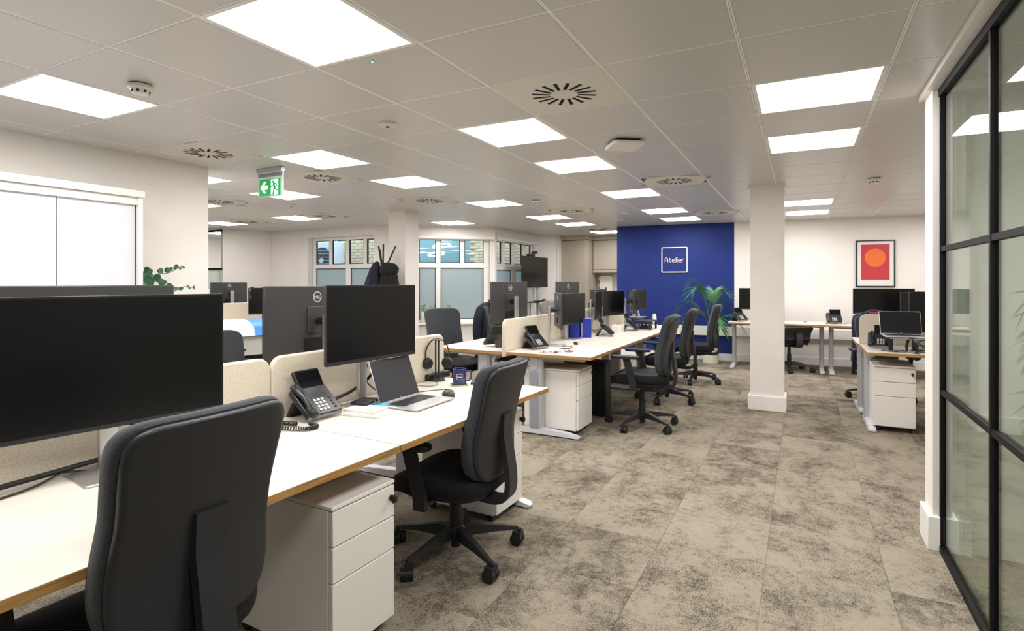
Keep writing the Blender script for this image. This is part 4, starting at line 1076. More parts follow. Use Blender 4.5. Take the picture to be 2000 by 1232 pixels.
pedestal('white drawer pedestal under the middle bench end', (-1.72, 4.555), 0.0, 0.36, 0.52, 0.53, key=True)
pedestal('white drawer pedestal beneath the window side of the middle bench', (-2.75, 6.4), PI, 0.31, 0.5, 0.53)
tw = thing('computer_tower', 'black computer tower under the middle bench', 'computer', (-1.95, 5.42, 0), 0)
bev(MB().box(-0.22, 0.22, -0.09, 0.09, 0.012, 0.55).build('case', 'tower', tw), 0.006); MB().box(0.22, 0.225, -0.085, 0.085, 0.02, 0.54).build('front_panel', 'plasblack', tw)
for x in (-0.18, 0.18): MB().box(x - 0.02, x + 0.02, -0.08, 0.08, 0, 0.012).build('rubber_foot', 'plasdark', tw)
chair('charcoal office chair with armrests at the near end of the middle bench', (-1.32, 5.18), PI + 0.05, base_rot=2.5, group='office chairs at the desks')
chair('charcoal office chair in the middle of the row by the middle bench', (-1.36, 6.44), PI + 0.10, base_rot=2.6, group='office chairs at the desks')
chair('charcoal office chair without armrests nearest the palm', (-1.27, 7.80), PI + 0.18, arms=False, base_rot=2.6, group='office chairs at the desks')
chair('charcoal office chair in front of the frosted bay window', (-3.38, 5.12), -0.45, base_rot=0.4, fabric=None, group='office chairs at the desks')
jc = chair('office chair carrying the navy jacket by the side window', (-3.22, 6.15), -0.2, group='office chairs at the desks')
chair('light grey office chair in front of the television stand', (-3.12, 7.62), -0.35, arms=True, fabric='fablight', group='office chairs at the desks')

def drape(name, label, m, loc, rz, rings, cat='jacket', n=26, seed=1, extra=None):
    rr = random.Random(seed); ph = [rr.uniform(0, 6.28) for _ in range(4)]
    L_ = []
    for (cx, cy, z, rx, ry) in rings:
        r_ = []
        for k in range(n):
            a = 2 * PI * k / n
            f_ = 1 + 0.05 * math.sin(5 * a + ph[0] + z * 5) + 0.035 * math.sin(9 * a + ph[1] - z * 9) + 0.02 * math.sin(14 * a + ph[2])
            e_ = 0.72
            c_, s_ = math.cos(a), math.sin(a)
            r_.append((cx + rx * f_ * abs(c_) ** e_ * (1 if c_ > 0 else -1), cy + ry * f_ * abs(s_) ** e_ * (1 if s_ > 0 else -1), z))
        L_.append(r_)
    t = thing(name, label, cat, loc, rz)
    MB().loft(L_).build('body', m, t, 60)
    return t
jk = drape('jacket', 'dark navy jacket hung over a chair left of the logo monitor', 'navy', (-3.22, 6.15, 0), -0.2, [(-0.29, 0, 0.50, 0.10, 0.24), (-0.29, 0, 0.62, 0.105, 0.25), (-0.295, 0, 0.80, 0.10, 0.245), (-0.31, 0, 0.95, 0.095, 0.235), (-0.325, 0, 1.03, 0.08, 0.20), (-0.33, 0, 1.075, 0.05, 0.13), (-0.33, 0, 1.085, 0.02, 0.06)], seed=3)
for s_ in (-1, 1): MB().tube([(-0.31, s_ * 0.20, 1.0), (-0.30, s_ * 0.27, 0.88), (-0.30, s_ * 0.29, 0.70), (-0.28, s_ * 0.28, 0.56)], 0.05, 10, 4, (0.06, 0.045)).build('sleeve', 'navy', jk, 60)
MB().tube([(-0.26, -0.10, 1.06), (-0.33, 0.0, 1.10), (-0.26, 0.10, 1.06)], 0.022, 8, 5).build('collar', 'navy', jk, 60)

# ================================================================ RIGHT BENCH (rows run along X)
def deskx(label, x, y, wd, dp, flip=False, **k):
    # front edge towards -Y (or +Y when flipped)
    return desk(label, (x + (wd if flip else 0), y), (PI / 2 if flip else -PI / 2) if False else (-PI / 2 if not flip else PI / 2), wd, dp, k.pop('legs', ('a',)), GD, **k)
DG = thing('desk', 'corner desk carrying the raised laptop beside the pier', 'desk', (0, 0, 0), 0, GD); bpy.data.objects.remove(DG)
def desk_row(label, x0, x1, yf, yb, leg_x, slim, feet_front=True, group=GD):
    """desk whose long side runs along X; yf = user side edge, yb = rear edge"""
    t = thing('desk', label, 'desk', (x0, yf, 0), 0, group); W_ = x1 - x0; D_ = yb - yf; sg = 1 if D_ > 0 else -1
    ya, yb_ = min(0, D_), max(0, D_)
    MB().box(0, W_, ya, yb_, DESK - 0.026, DESK - 0.0015).build('tabletop_core', 'ply', t)
    MB().box(0.0005, W_ - 0.0005, ya + 0.0005, yb_ - 0.0005, DESK - 0.0015, DESK).build('tabletop', 'lam', t)
    MB().box(0.05, W_ - 0.05, D_ * 0.80 - 0.025, D_ * 0.80 + 0.025, DESK - 0.085, DESK - 0.027).build('beam', 'legmetal', t)
    for lx in leg_x:
        l = thing('leg', 'x', 'x'); del l['label']; del l['category']; l.parent = t; l.location = (lx, 0, 0)
        n = [(0.05, 0.008, 0.018, 0.022), (0.07, 0.008, 0.028, 0.034), (0.22, 0.012, 0.045, 0.036), (0.55, 0.012, 0.05, 0.034), (0.68, 0.012, 0.035, 0.03)]
        MB().loft([[(-w_, sg * y, z0), (w_, sg * y, z0), (w_ * 0.8, sg * y, z1), (-w_ * 0.8, sg * y, z1)][::1 if sg < 0 else -1] for y, z0, z1, w_ in n]).build('foot', 'footwhite', l, 40)
        for yy in (0.10, 0.62): MB().cyl((0, sg * yy, 0), (0, sg * yy, 0.012), 0.026, n=14).build('glide', 'plasblack', l, 40)
        yy = 0.50 if not slim else 0.42
        MB().prism(rounded(0.032, 0.05 if not slim else 0.03, 0.026, 4), 0.045, DESK - 0.03, lambda u, v, z: (u, sg * yy + v, z)).build('upright', 'legmetal', l, 35)
        MB().box(-0.02, 0.02, min(sg * 0.1, sg * 0.66), max(sg * 0.1, sg * 0.66), DESK - 0.055, DESK - 0.027).build('top_bracket', 'legmetal', l)
    return t
desk_row('corner desk carrying the raised laptop beside the pier', 0.515, 1.90, 5.86, 6.58, (0.05,), False)
desk_row('desk behind the felt screen at the right beside the pier', 0.50, 1.90, 7.36, 6.64, (0.05,), False)
screen_panel('beige felt screen behind the raised laptop', (1.90, 6.61), PI / 2, 1.385, 0.68, 1.02, 'beige felt desk screens')
pedestal('white drawer pedestal under the corner desk beside the pier', (0.575, 5.98), -PI / 2, 0.315, 0.5, 0.55)
monitor('black monitor at the right edge behind the raised laptop', (0.90, 6.40), (1.45, 6.40), 0.87, 1.255)
ls = thing('laptop_stand', 'black desk riser holding up the laptop beside the pier', 'laptop stand', (0.88, 6.13, DESK), 0.1)
bev(MB().box(-0.19, 0.19, -0.13, 0.13, 0.115, 0.127).build('shelf', 'legpanel', ls), 0.003)
for sx in (-0.16, 0.02, 0.16): MB().box(sx - 0.014, sx + 0.014, -0.02, 0.02, 0.0, 0.115).build('leg', 'plasblack', ls)
laptop('open laptop raised on a stand beside the pier', (0.82, 6.12), -PI / 2 + 0.05, DESK + 0.1275, lid=112)
phone('black desk phone under the raised laptop', (0.66, 6.30), -PI / 2 - 0.1, )
headset('dark headset lying under the raised laptop', (0.86, 5.98, DESK + 0.035), 0.4)
for k in range(4):
    pts = [(0.70 + 0.09 * k + 0.06 * math.cos(i * 1.3 + k), 6.02 + 0.07 * math.sin(i * 1.1 + k * 2), DESK + 0.005 + 0.002 * k) for i in range(6)]
    cable(['black wire looping across the corner desk', 'second tangled black wire under the raised laptop', 'grey looped wire at the corner desk front', 'dark wire trailing behind the laptop stand legs'][k], pts, 0.0028, 'plasblack' if k != 2 else 'legpanel')
mo = thing('cable_mesh', 'black open web tray standing beside the laptop stand', 'tray', (1.06, 6.22, DESK), 0.15)
mm = MB()
for r in range(3):
    for c in range(4):
        cx, cz = -0.12 + c * 0.075 + (0.037 if r % 2 else 0), 0.03 + r * 0.04
        mm.tube([(cx + 0.036 * math.cos(a * PI / 3), 0, cz + 0.025 * math.sin(a * PI / 3)) for a in range(7)], 0.0035, 5, 1)
mm.build('web', 'plasblack', mo); MB().box(-0.17, 0.19, -0.04, 0.04, 0, 0.006).build('base', 'plasblack', mo)
jc2 = chair('office chair with blue jacket behind the right felt screen', (0.80, 7.62), -PI / 2 + 0.1, lift=-0.11, group='office chairs at the desks')
jk2 = drape('jacket', 'blue and red jacket over the chair behind the felt screen', 'jacket', (0.80, 7.62, -0.12), -PI / 2 + 0.1, [(-0.29, 0, 0.50, 0.10, 0.235), (-0.29, 0, 0.65, 0.105, 0.24), (-0.295, 0, 0.82, 0.10, 0.24), (-0.31, 0, 0.98, 0.095, 0.235), (-0.325, 0, 1.05, 0.08, 0.215), (-0.33, 0, 1.085, 0.05, 0.17), (-0.33, 0, 1.095, 0.02, 0.10)], seed=9)
MB().box(-0.37, -0.29, -0.06, 0.04, 1.085, 1.105).build('red_lining', 'red', jk2)
MB().tube([(-0.26, -0.12, 1.08), (-0.34, 0.0, 1.115), (-0.26, 0.12, 1.08)], 0.02, 8, 5).build('collar', 'jacket', jk2, 60)

# ================================================================ DESKS ALONG THE BACK WALL
desk_row('white desk along the back wall beside the palm', -1.02, 0.315, 9.20, 9.95, (0.055, 1.285), True)
desk_row('white desk along the back wall under the red print', 0.335, 1.68, 9.17, 9.93, (0.055, 1.285), True)
monitor('black monitor half hidden by the walkway pillar', (-0.90, 9.68), (-0.30, 9.72), 0.90, 1.24)
monitor('very wide black monitor under the red print', (0.66, 9.45), (1.42, 9.62), 0.88, 1.245, chin=0.02)
monitor('black monitor at the right end of the back desks', (1.20, 9.22), (1.68, 9.40), 0.84, 1.20)
phone('black desk phone at the left end of the back desk', (-0.88, 9.45), -PI / 2 + 0.8)
phone('black desk phone left of the very wide monitor', (0.42, 9.55), -PI / 2 + 0.1)
pp = thing('papers', 'white papers with an orange tab on the back desk', 'papers', (-0.05, 9.55, DESK), 0.1)
MB().box(-0.14, 0.14, -0.1, 0.1, 0, 0.002).build('sheet', 'paper', pp); MB(rot_z(0.4)).box(-0.1, 0.16, -0.1, 0.1, 0.002, 0.004).build('sheet', 'paper', pp); MB().box(0.08, 0.12, 0.03, 0.06, 0.004, 0.02).build('tab', 'orangebit', pp)
cable('thin black wire beside the back desk phone', [(0.55, 9.5, 0.724), (0.62, 9.46, 0.74), (0.68, 9.42, 0.726), (0.75, 9.45, 0.724), (0.82, 9.5, 0.724)], 0.003)
dv = thing('docking_station', 'flat black box on the desk under the red print', 'device', (0.86, 9.4, DESK), 0.1)
bev(MB().box(-0.07, 0.07, -0.05, 0.05, 0, 0.03).build('case', 'plasblack', dv), 0.003); MB().box(-0.05, 0.05, -0.051, -0.05, 0.01, 0.02).build('port_strip', 'bezel', dv)
chair('black office chair half hidden by the pillar at the back desk', (-0.17, 9.42), PI / 2 + 0.5, base_rot=0.2, low_back=True, group='office chairs at the desks')
chair('office chair under the very wide monitor, mostly hidden', (1.05, 9.42), PI / 2, base_rot=0.8, low_back=True, group='office chairs at the desks')

# square logo sign on the blue wall
sg = thing('wall_sign', 'white square outline sign with lettering on the blue wall', 'sign', (0, 0, 0))
sg.matrix_world = Mb @ Matrix.Translation((1.018, 0, 1.729))
W2 = lambda u, v, a: (u, -0.004 - a, v)
o_, i_ = rounded(0.222, 0.225, 0.022, 5), rounded(0.206, 0.209, 0.010, 5)
g = MB(); n = len(o_)
vs = [W2(u, v, d) for d in (0, 0.014) for ring in (o_, i_) for u, v in ring]; fs = []
for k in range(n):
    k2 = (k + 1) % n
    fs += [(2 * n + k, 2 * n + k2, 3 * n + k2, 3 * n + k), (k, k2, 2 * n + k2, 2 * n + k), (n + k2, n + k, 3 * n + k, 3 * n + k2), (k2, k, n + k, n + k2)]
g.add(vs, fs).build('outline_frame', 'signwhite', sg)
wl, xe = word('Atelier', 0, 0, 0.077)
xo = -xe / 2; cur = 0
for c in 'Atelier':
    q = MB().strokes([[(xo + u * 0.077, v * 0.077 - 0.041) for u, v in l] for l in LET[c]], 0.0088, 0.012, W2).build('letter', 'signwhite', sg); xo += (WID[c] + 0.27) * 0.077
# framed print
pf = thing('framed_print', 'black framed red print with an orange disc', 'picture', (0, 0, 0))
pf.matrix_world = Mb @ Matrix.Translation((4.039, 0, 1.626))
fw, fh = 0.262, 0.365
for q in ((-fw, fw, -fh, -fh + 0.018), (-fw, fw, fh - 0.018, fh), (-fw, -fw + 0.016, -fh + 0.018, fh - 0.018), (fw - 0.016, fw, -fh + 0.018, fh - 0.018)):
    MB().box(q[0], q[1], -0.028, -0.004, q[2], q[3]).build('frame_bar', 'bezel', pf)
MB().box(-fw + 0.016, fw - 0.016, -0.014, -0.004, -fh + 0.018, fh - 0.018).build('mount_board', 'mount', pf)
MB().box(-0.192, 0.19, -0.0155, -0.014, -0.25, 0.298).build('print', 'red', pf)
MB().prism(circle(0.142, 48, 0.0, 0.093), -0.0165, -0.0155, lambda u, v, a: (u, a, v)).build('disc', 'orange', pf)
MB().box(-fw + 0.016, fw - 0.016, -0.022, -0.0195, -fh + 0.018, fh - 0.018).build('glazing', 'picglass', pf)

# ---- palms
def frond(base, az, ln, rise, droop, nl=22, lw=0.016, ll=0.26):
    st = []; d = Vector((math.cos(az), math.sin(az), 0))
    for k in range(15):
        t = k / 14; st.append(Vector(base) + d * (ln * 0.75 * t ** 1.25) + Vector((0, 0, rise * math.sin(min(1.0, t * 1.0) * PI / 2 * 1.15) - droop * max(0, t - 0.5) ** 2 * 4)))
    s_ = MB().tube(st, 0.005, 6, 1, (0.007, 0.002))
    lf = MB(); side = d.cross(Vector((0, 0, 1)))
    for k in range(nl):
        t = 0.40 + 0.6 * k / (nl - 1); f = t * 14; i = min(int(f), 13); p = st[i].lerp(st[i + 1], f - i); tan = (st[i + 1] - st[i]).normalized()
        l = ll * (1 - 0.55 * abs((k / (nl - 1)) - 0.35)) * (0.9 + R.random() * 0.2)
        for sd_ in (-1, 1):
            o_ = (side * sd_ * (0.80 - 0.35 * k / nl) + tan * (0.62 + 0.3 * k / nl) + Vector((0, 0, 0.25))).normalized()
            nrm = o_.cross(tan).normalized(); wdir = nrm.cross(o_).normalized()
            pts = []
            for j in range(6):
                u = j / 5; c = p + o_ * (l * u) + Vector((0, 0, -0.42 * l * u * u)); wv = lw * math.sin(PI * min(1, 0.12 + u * 0.9)) if j < 5 else 0.0004
                pts.append((c + wdir * wv, c - wdir * wv))
            lf.add([tuple(q) for pr in pts for q in pr], [(2 * j, 2 * j + 1, 2 * j + 3, 2 * j + 2) for j in range(5)])
    return s_, lf
def palm(label, loc, z0, fr, potr, poth, lw=0.012, ll=0.26):
    t = thing('potted_palm', label, 'plant', loc)
    MB().lathe([(potr * 0.92, 0), (potr, 0.01), (potr, poth), (potr * 0.9, poth), (potr * 0.9, poth - 0.04), (0.0, poth - 0.04)], 28).build('pot', 'pot', t, 40)
    MB().lathe([(potr * 0.89, poth - 0.038), (potr * 0.4, poth - 0.03), (0.002, poth - 0.028)], 20).build('soil', 'soil', t, 40)
    for k in range(3): MB().tube([(0.02 * k - 0.02, 0.02 - 0.015 * k, poth - 0.04), (0.015 * k - 0.02, 0.02 - 0.015 * k, z0)], 0.012, 8, 2, (0.013, 0.009)).build('stem', 'stem', t, 50)
    for (az, ln, rise, droop) in fr:
        s_, lf = frond((R.uniform(-.02, .02), R.uniform(-.02, .02), z0 - 0.02), az, ln, rise, droop, lw=lw, ll=ll)
        f_ = s_.build('frond', 'stem', t, 60); lf.build('leaflets', 'leaf', f_, 60)
    return t
palm('green palm in a cream pot in front of the blue wall', (-1.33, 9.66, 0), 0.55, [(PI + 0.25, 0.50, 0.86, 0.12), (PI - 0.15, 0.78, 0.52, 0.22), (-2.4, 0.40, 0.74, 0.05), (-0.25, 0.36, 0.66, 0.02), (0.05, 0.62, 0.30, 0.20), (1.4, 0.20, 0.7, 0.1), (-0.9, 0.36, 0.28, 0.2), (PI + 0.7, 0.55, 0.36, 0.2)], 0.125, 0.245, 0.0075, 0.30)
palm('palm in the meeting room close behind the glass', (1.02, 3.08, 0), 0.50, [(2.9, 0.20, 0.85, 0.05), (3.5, 0.22, 0.70, 0.08), (4.0, 0.24, 0.78, 0.05), (3.2, 0.20, 0.45, 0.1), (4.5, 0.32, 0.60, 0.1), (4.2, 0.24, 0.30, 0.1), (0.2, 0.4, 0.7, 0.2)], 0.14, 0.32, 0.010, 0.19)

# ================================================================ LEFT WALL: shutter cabinet, eucalyptus
cb = thing('tambour_cabinet', 'tall white shutter door cabinet against the left wall', 'cabinet', (-4.65, 1.33, 0), 0)
D_ = 0.41
for q, n_ in (((0.0, D_, -1.03, -1.0, 0, 1.955), 'side_panel'), ((0.0, D_, 0.995, 1.025, 0, 1.955), 'side_panel'), ((0.0, D_ + 0.008, -1.04, 1.035, 1.955, 2.005), 'top_panel'), ((0.0, D_, -1.0, 0.995, 0.0, 0.06), 'plinth'), ((0.0, 0.012, -1.0, 0.995, 0.06, 1.955), 'back_panel'), ((D_ - 0.06, D_ - 0.012, -1.0, 0.995, 1.90, 1.955), 'head_rail')):
    bev(MB().box(*q).build(n_, 'trimwhite', cb), 0.002)
MB().box(D_ - 0.045, D_ - 0.038, 0.96, 0.995, 0.06, 1.9).build('shutter_gap', 'slotblack', cb)
for ya, yb in ((-0.995, 0.508), (0.513, 0.985)):
    d_ = thing('shutter_door', 'x', 'x'); del d_['label']; del d_['category']; d_.parent = cb
    s_ = MB(); n = int((yb - ya) / 0.014); wv = (yb - ya) / n
    for k in range(n):
        y = ya + k * wv
        s_.prism([(y + 0.0001, -0.006), (y + wv - 0.0001, -0.006), (y + wv - 0.0001, 0.0), (y + wv - 0.0012, 0.0007), (y + 0.0012, 0.0007), (y + 0.0001, 0.0)], 0.06, 1.9, lambda u, v, a: (D_ - 0.032 + v, u, a))
    s_.build('slats', 'tambour', d_)['kind'] = 'stuff'
eu = thing('eucalyptus', 'green eucalyptus sprays beside the shutter cabinet', 'plant', (-4.42, 2.50, 0))
MB().lathe([(0.09, 0), (0.105, 0.02), (0.115, 0.5), (0.09, 0.78), (0.08, 0.80), (0.075, 0.78), (0.0, 0.74)], 24).build('vase', 'pot', eu, 40)
def spray(pts, r0, n):
    P = catmull([Vector(p) for p in pts], 6); st = MB().tube(P, 0.003, 5, 1); lf = MB()
    for k in range(n):
        t = 0.35 + 0.65 * k / (n - 1); f = t * (len(P) - 1); i = min(int(f), len(P) - 2); p = P[i].lerp(P[i + 1], f - i)
        r = r0 * (1.15 - 0.75 * t) * R.uniform(0.85, 1.15); a = R.uniform(0, 6.28); off = Vector((math.cos(a) * 0.3, math.sin(a), math.cos(a * 1.7))) * r * 1.05
        nrm = Vector((1, R.uniform(-.5, .5), R.uniform(-.4, .6))).normalized(); u = nrm.orthogonal().normalized(); v = nrm.cross(u); c = p + off
        ring = [c + (u * math.cos(b * PI / 5) + v * math.sin(b * PI / 5)) * r for b in range(10)]
        lf.add([tuple(q + nrm * 0.001) for q in ring] + [tuple(q - nrm * 0.001) for q in ring], [tuple(range(10)), tuple(range(19, 9, -1))] + [(b, (b + 1) % 10, 10 + (b + 1) % 10, 10 + b)[::-1] for b in range(10)])
    return st, lf
for pts, r0, n in (([(0, 0, .75), (0.02, 0.06, 1.15), (0.03, 0.12, 1.38), (0.03, 0.24, 1.42), (0.03, 0.33, 1.475)], 0.034, 14), ([(0, 0, .75), (0.03, 0.02, 1.1), (0.04, 0.05, 1.36), (0.04, 0.08, 1.45)], 0.045, 20),
                   ([(0, 0, .75), (0.05, 0.08, 1.1), (0.06, 0.16, 1.30), (0.06, 0.2, 1.34)], 0.040, 14), ([(0, 0, .75), (0.06, 0.12, 1.1), (0.06, 0.28, 1.29), (0.06, 0.42, 1.30)], 0.022, 12),
                   ([(0, 0, .75), (0.0, -0.04, 1.1), (0.0, -0.04, 1.4)], 0.045, 12), ([(0, 0, .75), (0.02, 0.06, 1.1), (0.04, 0.09, 1.33)], 0.045, 12)):
    s_, lf = spray([(x, max(-0.08, y - 0.10) if z > 0.8 else y, z) for x, y, z in pts], r0, n); b_ = s_.build('branch', 'stem', eu, 60); lf.build('leaves', 'leafdark', b_)

# ================================================================ FAR LEFT AREA
pl = thing('plotter', 'white and grey large format printer with blue stripe', 'printer', (-5.15, 4.15, 0), -0.25)
prof = [(-0.28, 0.62), (0.26, 0.62), (0.28, 0.82), (0.22, 0.90), (0.02, 0.945), (-0.26, 0.94)]
MB().prism([(x, z) for x, z in [(-0.28, 0.60), (0.255, 0.60), (0.255, 0.82), (-0.28, 0.88)]], -0.55, 0.55, lambda u, v, a: (u, a, v)).build('body', 'plotgrey', pl)
cv = [(-0.29, 0.90), (0.02, 0.955), (0.16, 0.935), (0.26, 0.88), (0.30, 0.80), (0.285, 0.795), (0.24, 0.865), (0.15, 0.915), (0.02, 0.935), (-0.29, 0.88)]
for y0, y1, m in ((-0.6, -0.26, 'white'), (-0.26, -0.04, 'plotblue'), (-0.04, 0.6, 'white')): MB().prism(cv, y0, y1, lambda u, v, a: (u, a, v)).build('cover' if m == 'white' else 'cover_stripe', m, pl, 50)
for y in (-0.5, 0.5):
    MB().box(-0.04, 0.04, y - 0.04, y + 0.04, 0.05, 0.60).build('leg', 'plotgrey', pl); MB().box(-0.3, 0.3, y - 0.03, y + 0.03, 0.0, 0.05).build('foot', 'plotgrey', pl)
MB().box(-0.02, 0.02, -0.46, 0.46, 0.3, 0.34).build('cross_bar', 'plotgrey', pl); MB().cyl((0.256, -0.35, 0.66), (0.262, -0.35, 0.66), 0.012).build('screw', 'plasblack', pl)
desk('white desk of the far left bench', (-6.65, 4.5), 0, 1.4, 0.8, ('a', 'b'), GD)
desk('white desk of the far left bench toward the windows', (-6.65, 5.91), 0, 1.4, 0.8, ('b',), GD)
desk('white desk behind the far left screen', (-8.30, 7.31), PI, 2.8, 0.8, ('a', 'b'), GD)
screen_panel('beige felt screen of the far left bench near the plotter', (-7.47, 4.5), 0, 1.4, 0.70, 1.03, 'beige felt desk screens')
screen_panel('beige felt screen of the far left bench near the wall corner', (-7.47, 5.92), 0, 1.38, 0.70, 1.03, 'beige felt desk screens')
monitor('small black monitor back with logo at the far left', (-7.72, 5.83), (-7.78, 5.27), 0.99, 1.335)
monitor('dark monitor facing right with a headset at the far left', (-7.08, 5.38), (-6.85, 5.80), 0.87, 1.255, chin=0.02)
monitor('black monitor cut by the left wall edge at the far left', (-7.05, 4.62), (-7.22, 4.18), 1.02, 1.37, logo=False, zdesk=DESK)
headset('dark headset hung on the far left monitor corner', (-7.05, 5.42, 1.255 - 0.085), 0.5)
ky = thing('keyboard', 'black keyboard on the far left desk', 'keyboard', (-6.80, 5.10, DESK), 0.1)
bev(MB().box(-0.07, 0.07, -0.21, 0.21, 0.002, 0.018).build('case', 'plasblack', ky), 0.004)
kk = MB()
for r in range(5):
    for c in range(20): kk.box(-0.058 + r * 0.023, -0.040 + r * 0.023, -0.2 + c * 0.02, -0.184 + c * 0.02, 0.018, 0.023)
kk.build('keys', 'keydark', ky)['kind'] = 'stuff'
bo = thing('box_file', 'white and blue box file beside the far left monitor', 'file box', (-7.30, 4.80, DESK), 0.3)
bev(MB().box(-0.12, 0.12, -0.04, 0.04, 0, 0.52).build('case', 'white', bo), 0.003); MB().box(0.12, 0.122, -0.04, 0.0, 0.0, 0.52).build('spine_label', 'plotblue', bo)
chair('black office chair at the far left bench', (-6.20, 4.85), PI + 0.3, fabric='fabdark', group='office chairs at the desks')

# ================================================================ COAT STAND, SILL PLANTS, TELEVISION
cs = thing('coat_stand', 'black coat stand with splayed arms beside the pillar', 'coat stand', (-5.08, 5.95, 0), 0)
MB().tube([(0, 0, 0.02), (0, 0, 1.62)], 0.016, 10, 1).build('pole', 'plasblack', cs, 50)
for k in range(4): MB(rot_z(k * PI / 2 + 0.4)).tube([(0, 0, 0.14), (0.12, 0, 0.08), (0.25, 0, 0.012)], 0.012, 8, 4).build('foot', 'plasblack', cs, 50)
for az, r, z1 in ((2.75, 0.13, 1.84), (2.2, 0.07, 1.86), (0.55, 0.17, 1.83), (-1.2, 0.12, 1.78)): MB().tube([(0, 0, 1.45), (r * math.cos(az), r * math.sin(az), z1)], 0.012, 8, 1).build('arm', 'plasblack', cs, 50)
for az in (2.75, 2.9, 0.5): MB().tube([(0, 0, 1.36), (0.09 * math.cos(az), 0.09 * math.sin(az), 1.47)], 0.009, 8, 1).build('peg', 'plasblack', cs, 50)
c1 = drape('coat', 'dark navy coat hanging on the left of the coat stand', 'navy', (-5.18, 5.86, 0), 0.45, [(0, 0, 0.72, 0.15, 0.11), (0, 0, 0.95, 0.15, 0.11), (0, 0, 1.2, 0.125, 0.10), (0.01, 0, 1.4, 0.09, 0.08), (0.03, 0, 1.52, 0.065, 0.06), (0.05, 0, 1.60, 0.04, 0.045), (0.06, 0, 1.62, 0.01, 0.02)], 'coat', seed=5)
MB().tube([(-0.02, -0.06, 1.38), (-0.11, -0.08, 1.1), (-0.13, -0.07, 0.82)], 0.05, 9, 4, (0.055, 0.045)).build('sleeve', 'jacket', c1, 60)
c2 = drape('coat', 'black hooded coat hanging on the right of the coat stand', 'blackcloth', (-4.94, 5.92, 0), 0.45, [(0, 0, 0.70, 0.16, 0.12), (0, 0, 1.0, 0.15, 0.12), (0, 0, 1.25, 0.13, 0.11), (0, 0, 1.40, 0.11, 0.10), (0, 0, 1.50, 0.09, 0.09), (0, 0, 1.55, 0.03, 0.03)], 'coat', seed=8)
hd = drape('x', 'x', 'blackcloth', (0, 0, 0), 0, [(0, -0.02, 1.42, 0.07, 0.07), (0, -0.02, 1.47, 0.12, 0.10), (0, -0.01, 1.53, 0.125, 0.10), (-0.01, 0, 1.585, 0.09, 0.08), (-0.02, 0, 1.605, 0.03, 0.03)], seed=11)
hd.children[0].name = 'fur_hood'; hd.children[0].parent = c2; bpy.data.objects.remove(hd)

def sill_plant(label, s_):
    p = M2 @ Vector((s_, -0.045, 0))
    t = thing('sill_planter', label, 'plant pot', (p.x, p.y, 0.59), 0.69, 'small plants on the bay window sill')
    bev(MB().box(-0.05, 0.05, -0.042, 0.042, 0, 0.20).build('pot', 'pot', t), 0.012, 3); MB().box(-0.042, 0.042, -0.035, 0.035, 0.2, 0.203).build('soil', 'soil', t)
    lf = MB()
    for k in range(12):
        a = R.uniform(0, 6.28); r = R.uniform(0.01, 0.06); z = R.uniform(0.24, 0.32); c = Vector((r * math.cos(a), r * math.sin(a) * 0.6, z))
        lf.tube([(0, 0, 0.2), tuple(c)], 0.0015, 4, 1)
        n_ = Vector((R.uniform(-1, 1), R.uniform(-1, 1), 1)).normalized(); u = n_.orthogonal().normalized(); v = n_.cross(u); q = R.uniform(0.014, 0.022)
        lf.add([tuple(c + (u * math.cos(b * PI / 4) + v * math.sin(b * PI / 4)) * q + n_ * h) for h in (0.0008, -0.0008) for b in range(8)], [tuple(range(8)), tuple(range(15, 7, -1))])
    lf.build('foliage', 'leaflime', t)
    return t
for k, s_ in enumerate((0.86, 1.05, 1.30)): sill_plant(['small green plant in a white pot, left on the bay sill', 'small green plant in a white pot, middle of the bay sill', 'small green plant in a white pot, right on the bay sill'][k], s_)

tv = thing('television', 'black television on a wheeled stand by the side window', 'television', (-4.72, 10.11, 0), 0)
bev(MB().box(-0.03, 0.0, -0.60, 0.60, 1.225, 1.84).build('housing', 'bezel', tv), 0.006); MB().box(0.0, 0.0015, -0.59, 0.59, 1.24, 1.83).build('display', 'phscreen', tv)
for y in (-0.18, 0.18): MB().box(-0.07, -0.03, y - 0.03, y + 0.03, 0.08, 1.6).build('upright', 'legmetal', tv)
MB().box(-0.25, 0.30, -0.4, 0.4, 0.06, 0.09).build('base_frame', 'plasblack', tv); MB().box(-0.03, 0.28, -0.35, 0.35, 0.93, 0.95).build('shelf', 'plasblack', tv)
for x in (-0.2, 0.25):
    for y in (-0.35, 0.35): MB().cyl((x, y - 0.015, 0.03), (x, y + 0.015, 0.03), 0.03).build('caster', 'plasblack', tv, 40)
wc = thing('webcam', 'black conference camera on top of the television', 'camera', (-4.735, 10.0, 1.8405), 0)
bev(MB().box(-0.03, 0.03, -0.22, 0.06, 0.0, 0.045).build('body', 'plasblack', wc), 0.01); MB().cyl((-0.02, -0.0, 0.07), (0.06, 0.08, 0.085), 0.028).build('lens_head', 'plasblack', wc, 40); MB().box(-0.015, 0.015, -0.02, 0.02, 0.04, 0.07).build('neck', 'plasdark', wc)
kb = thing('keyboard', 'black keyboard and cables lying on the television shelf', 'keyboard', (-4.60, 10.05, 0.9505), 0.1)
bev(MB().box(-0.06, 0.06, -0.22, 0.10, 0, 0.02).build('case', 'plasblack', kb), 0.004); MB().tube([(0.02, 0.1, 0.02), (0.05, 0.2, 0.045), (-0.02, 0.24, 0.03), (0.03, 0.15, 0.03)], 0.014, 7).build('wire_bundle', 'plasblack', kb, 60)

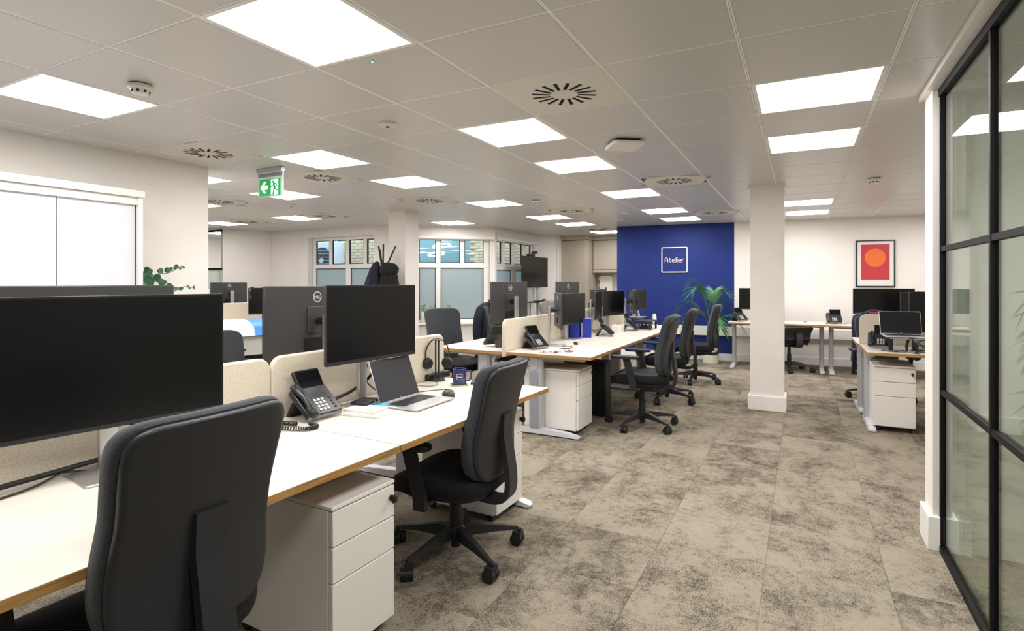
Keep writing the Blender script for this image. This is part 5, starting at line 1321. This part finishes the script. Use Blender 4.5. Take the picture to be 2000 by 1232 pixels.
# ================================================================ KITCHENETTE
kt = thing('tall_kitchen_unit', 'tall beige kitchen cabinet beside the wall corner', 'cabinet', (-4.76, 11.55, 0))
MB().box(0, 0.62, 0.022, 0.64, 0.0, CEIL - 0.10).build('carcass', 'kitchen', kt)
bev(MB().box(0.01, 0.53, 0, 0.02, 0.12, CEIL - 0.105).build('door', 'kitchen', kt), 0.004); MB().box(0.535, 0.62, 0.0, 0.02, 0.12, CEIL - 0.105).build('end_filler', 'kitchen', kt)
bev(MB().prism([(-0.03, CEIL - 0.001), (-0.03, CEIL - 0.03), (0.0, CEIL - 0.09), (0.64, CEIL - 0.09), (0.64, CEIL - 0.001)], 0, 0.63, lambda u, v, a: (a, u, v)).build('cornice', 'kitchen', kt), 0.003)
MB().box(0.01, 0.61, 0.03, 0.05, 0, 0.12).build('plinth', 'kitchen', kt)
wc_ = thing('wall_cupboard', 'beige wall cupboard above the tiled splashback', 'cabinet', (-4.13, 11.86, 0))
MB().box(0, 1.2, 0.022, 0.33, 1.60, CEIL - 0.10).build('carcass', 'kitchen', wc_)
for k in range(2): bev(MB().box(0.004 + k * 0.6, 0.596 + k * 0.6, 0, 0.02, 1.61, CEIL - 0.105).build('door', 'kitchen', wc_), 0.004)
bev(MB().prism([(-0.03, CEIL - 0.001), (-0.03, CEIL - 0.03), (0.0, CEIL - 0.09), (0.33, CEIL - 0.09), (0.33, CEIL - 0.001)], 0.0, 1.2, lambda u, v, a: (a, u, v)).build('cornice', 'kitchen', wc_), 0.003)
bev(MB().box(0, 1.2, -0.006, 0.03, 1.54, 1.598).build('light_pelmet', 'kitchen', wc_), 0.004)
sp_ = struct(MB().box(-4.13, -2.12, 12.188, 12.199, 0.92, 1.60).build('trim_3', 'grout'), 'white metro tiled splashback of the kitchenette')
tm_ = MB().box(0.0015, 0.1485, -0.006, 0, 0.0015, 0.0735).mesh('tile'); tm_.materials.append(M['tilewhite'])
for r in range(9):
    for c in range(10):
        x = -4.13 + c * 0.15 + (0.075 if r % 2 else 0)
        if x + 0.15 > -2.12: continue
        o = bpy.data.objects.new('tile', tm_); COL.objects.link(o); o.parent = sp_; o.location = (x, 12.188, 0.925 + r * 0.075); bev_ = None
ku = thing('kitchen_base_unit', 'low beige kitchen units under the splashback', 'cabinet', (-4.13, 11.60, 0))
MB().box(0, 2.0, 0.022, 0.58, 0.1, 0.87).build('carcass', 'kitchen', ku)
for k in range(3): bev(MB().box(0.004 + k * 0.66, 0.656 + k * 0.66, 0, 0.02, 0.12, 0.86).build('door', 'kitchen', ku), 0.003)
MB().box(0, 2.0, 0.05, 0.07, 0, 0.1).build('plinth', 'kitchen', ku)
bev(tag(MB().box(-4.13, -2.13, 11.58, 12.187, 0.872, 0.91).build('worktop', 'lam'), 'pale kitchen worktop along the splashback', 'worktop'), 0.004)
dp_ = thing('paper_towel_dispenser', 'white wall dispenser with blue drop above the worktop', 'dispenser', (-3.90, 12.18, 1.08), 0)
o = MB().pillow(rounded(0.15, 0.19, 0.03), 0.10, 0.0, lambda u, v, h: (u, -h - 0.004, v + 0.2), (0.97, 0.93, 0.6, 0.3)).build('case', 'white', dp_, 50)
MB().prism([(0, 0.05), (0.016, 0.015), (0.02, -0.005), (0.012, -0.022), (0, -0.027), (-0.012, -0.022), (-0.02, -0.005), (-0.016, 0.015)], 0.104, 0.107, lambda u, v, a: (u, -a, v + 0.10)).build('drop_mark', 'blueplastic', dp_)
MB().box(-0.10, 0.10, -0.09, -0.01, 0.0, 0.012).build('outlet', 'legpanel', dp_)
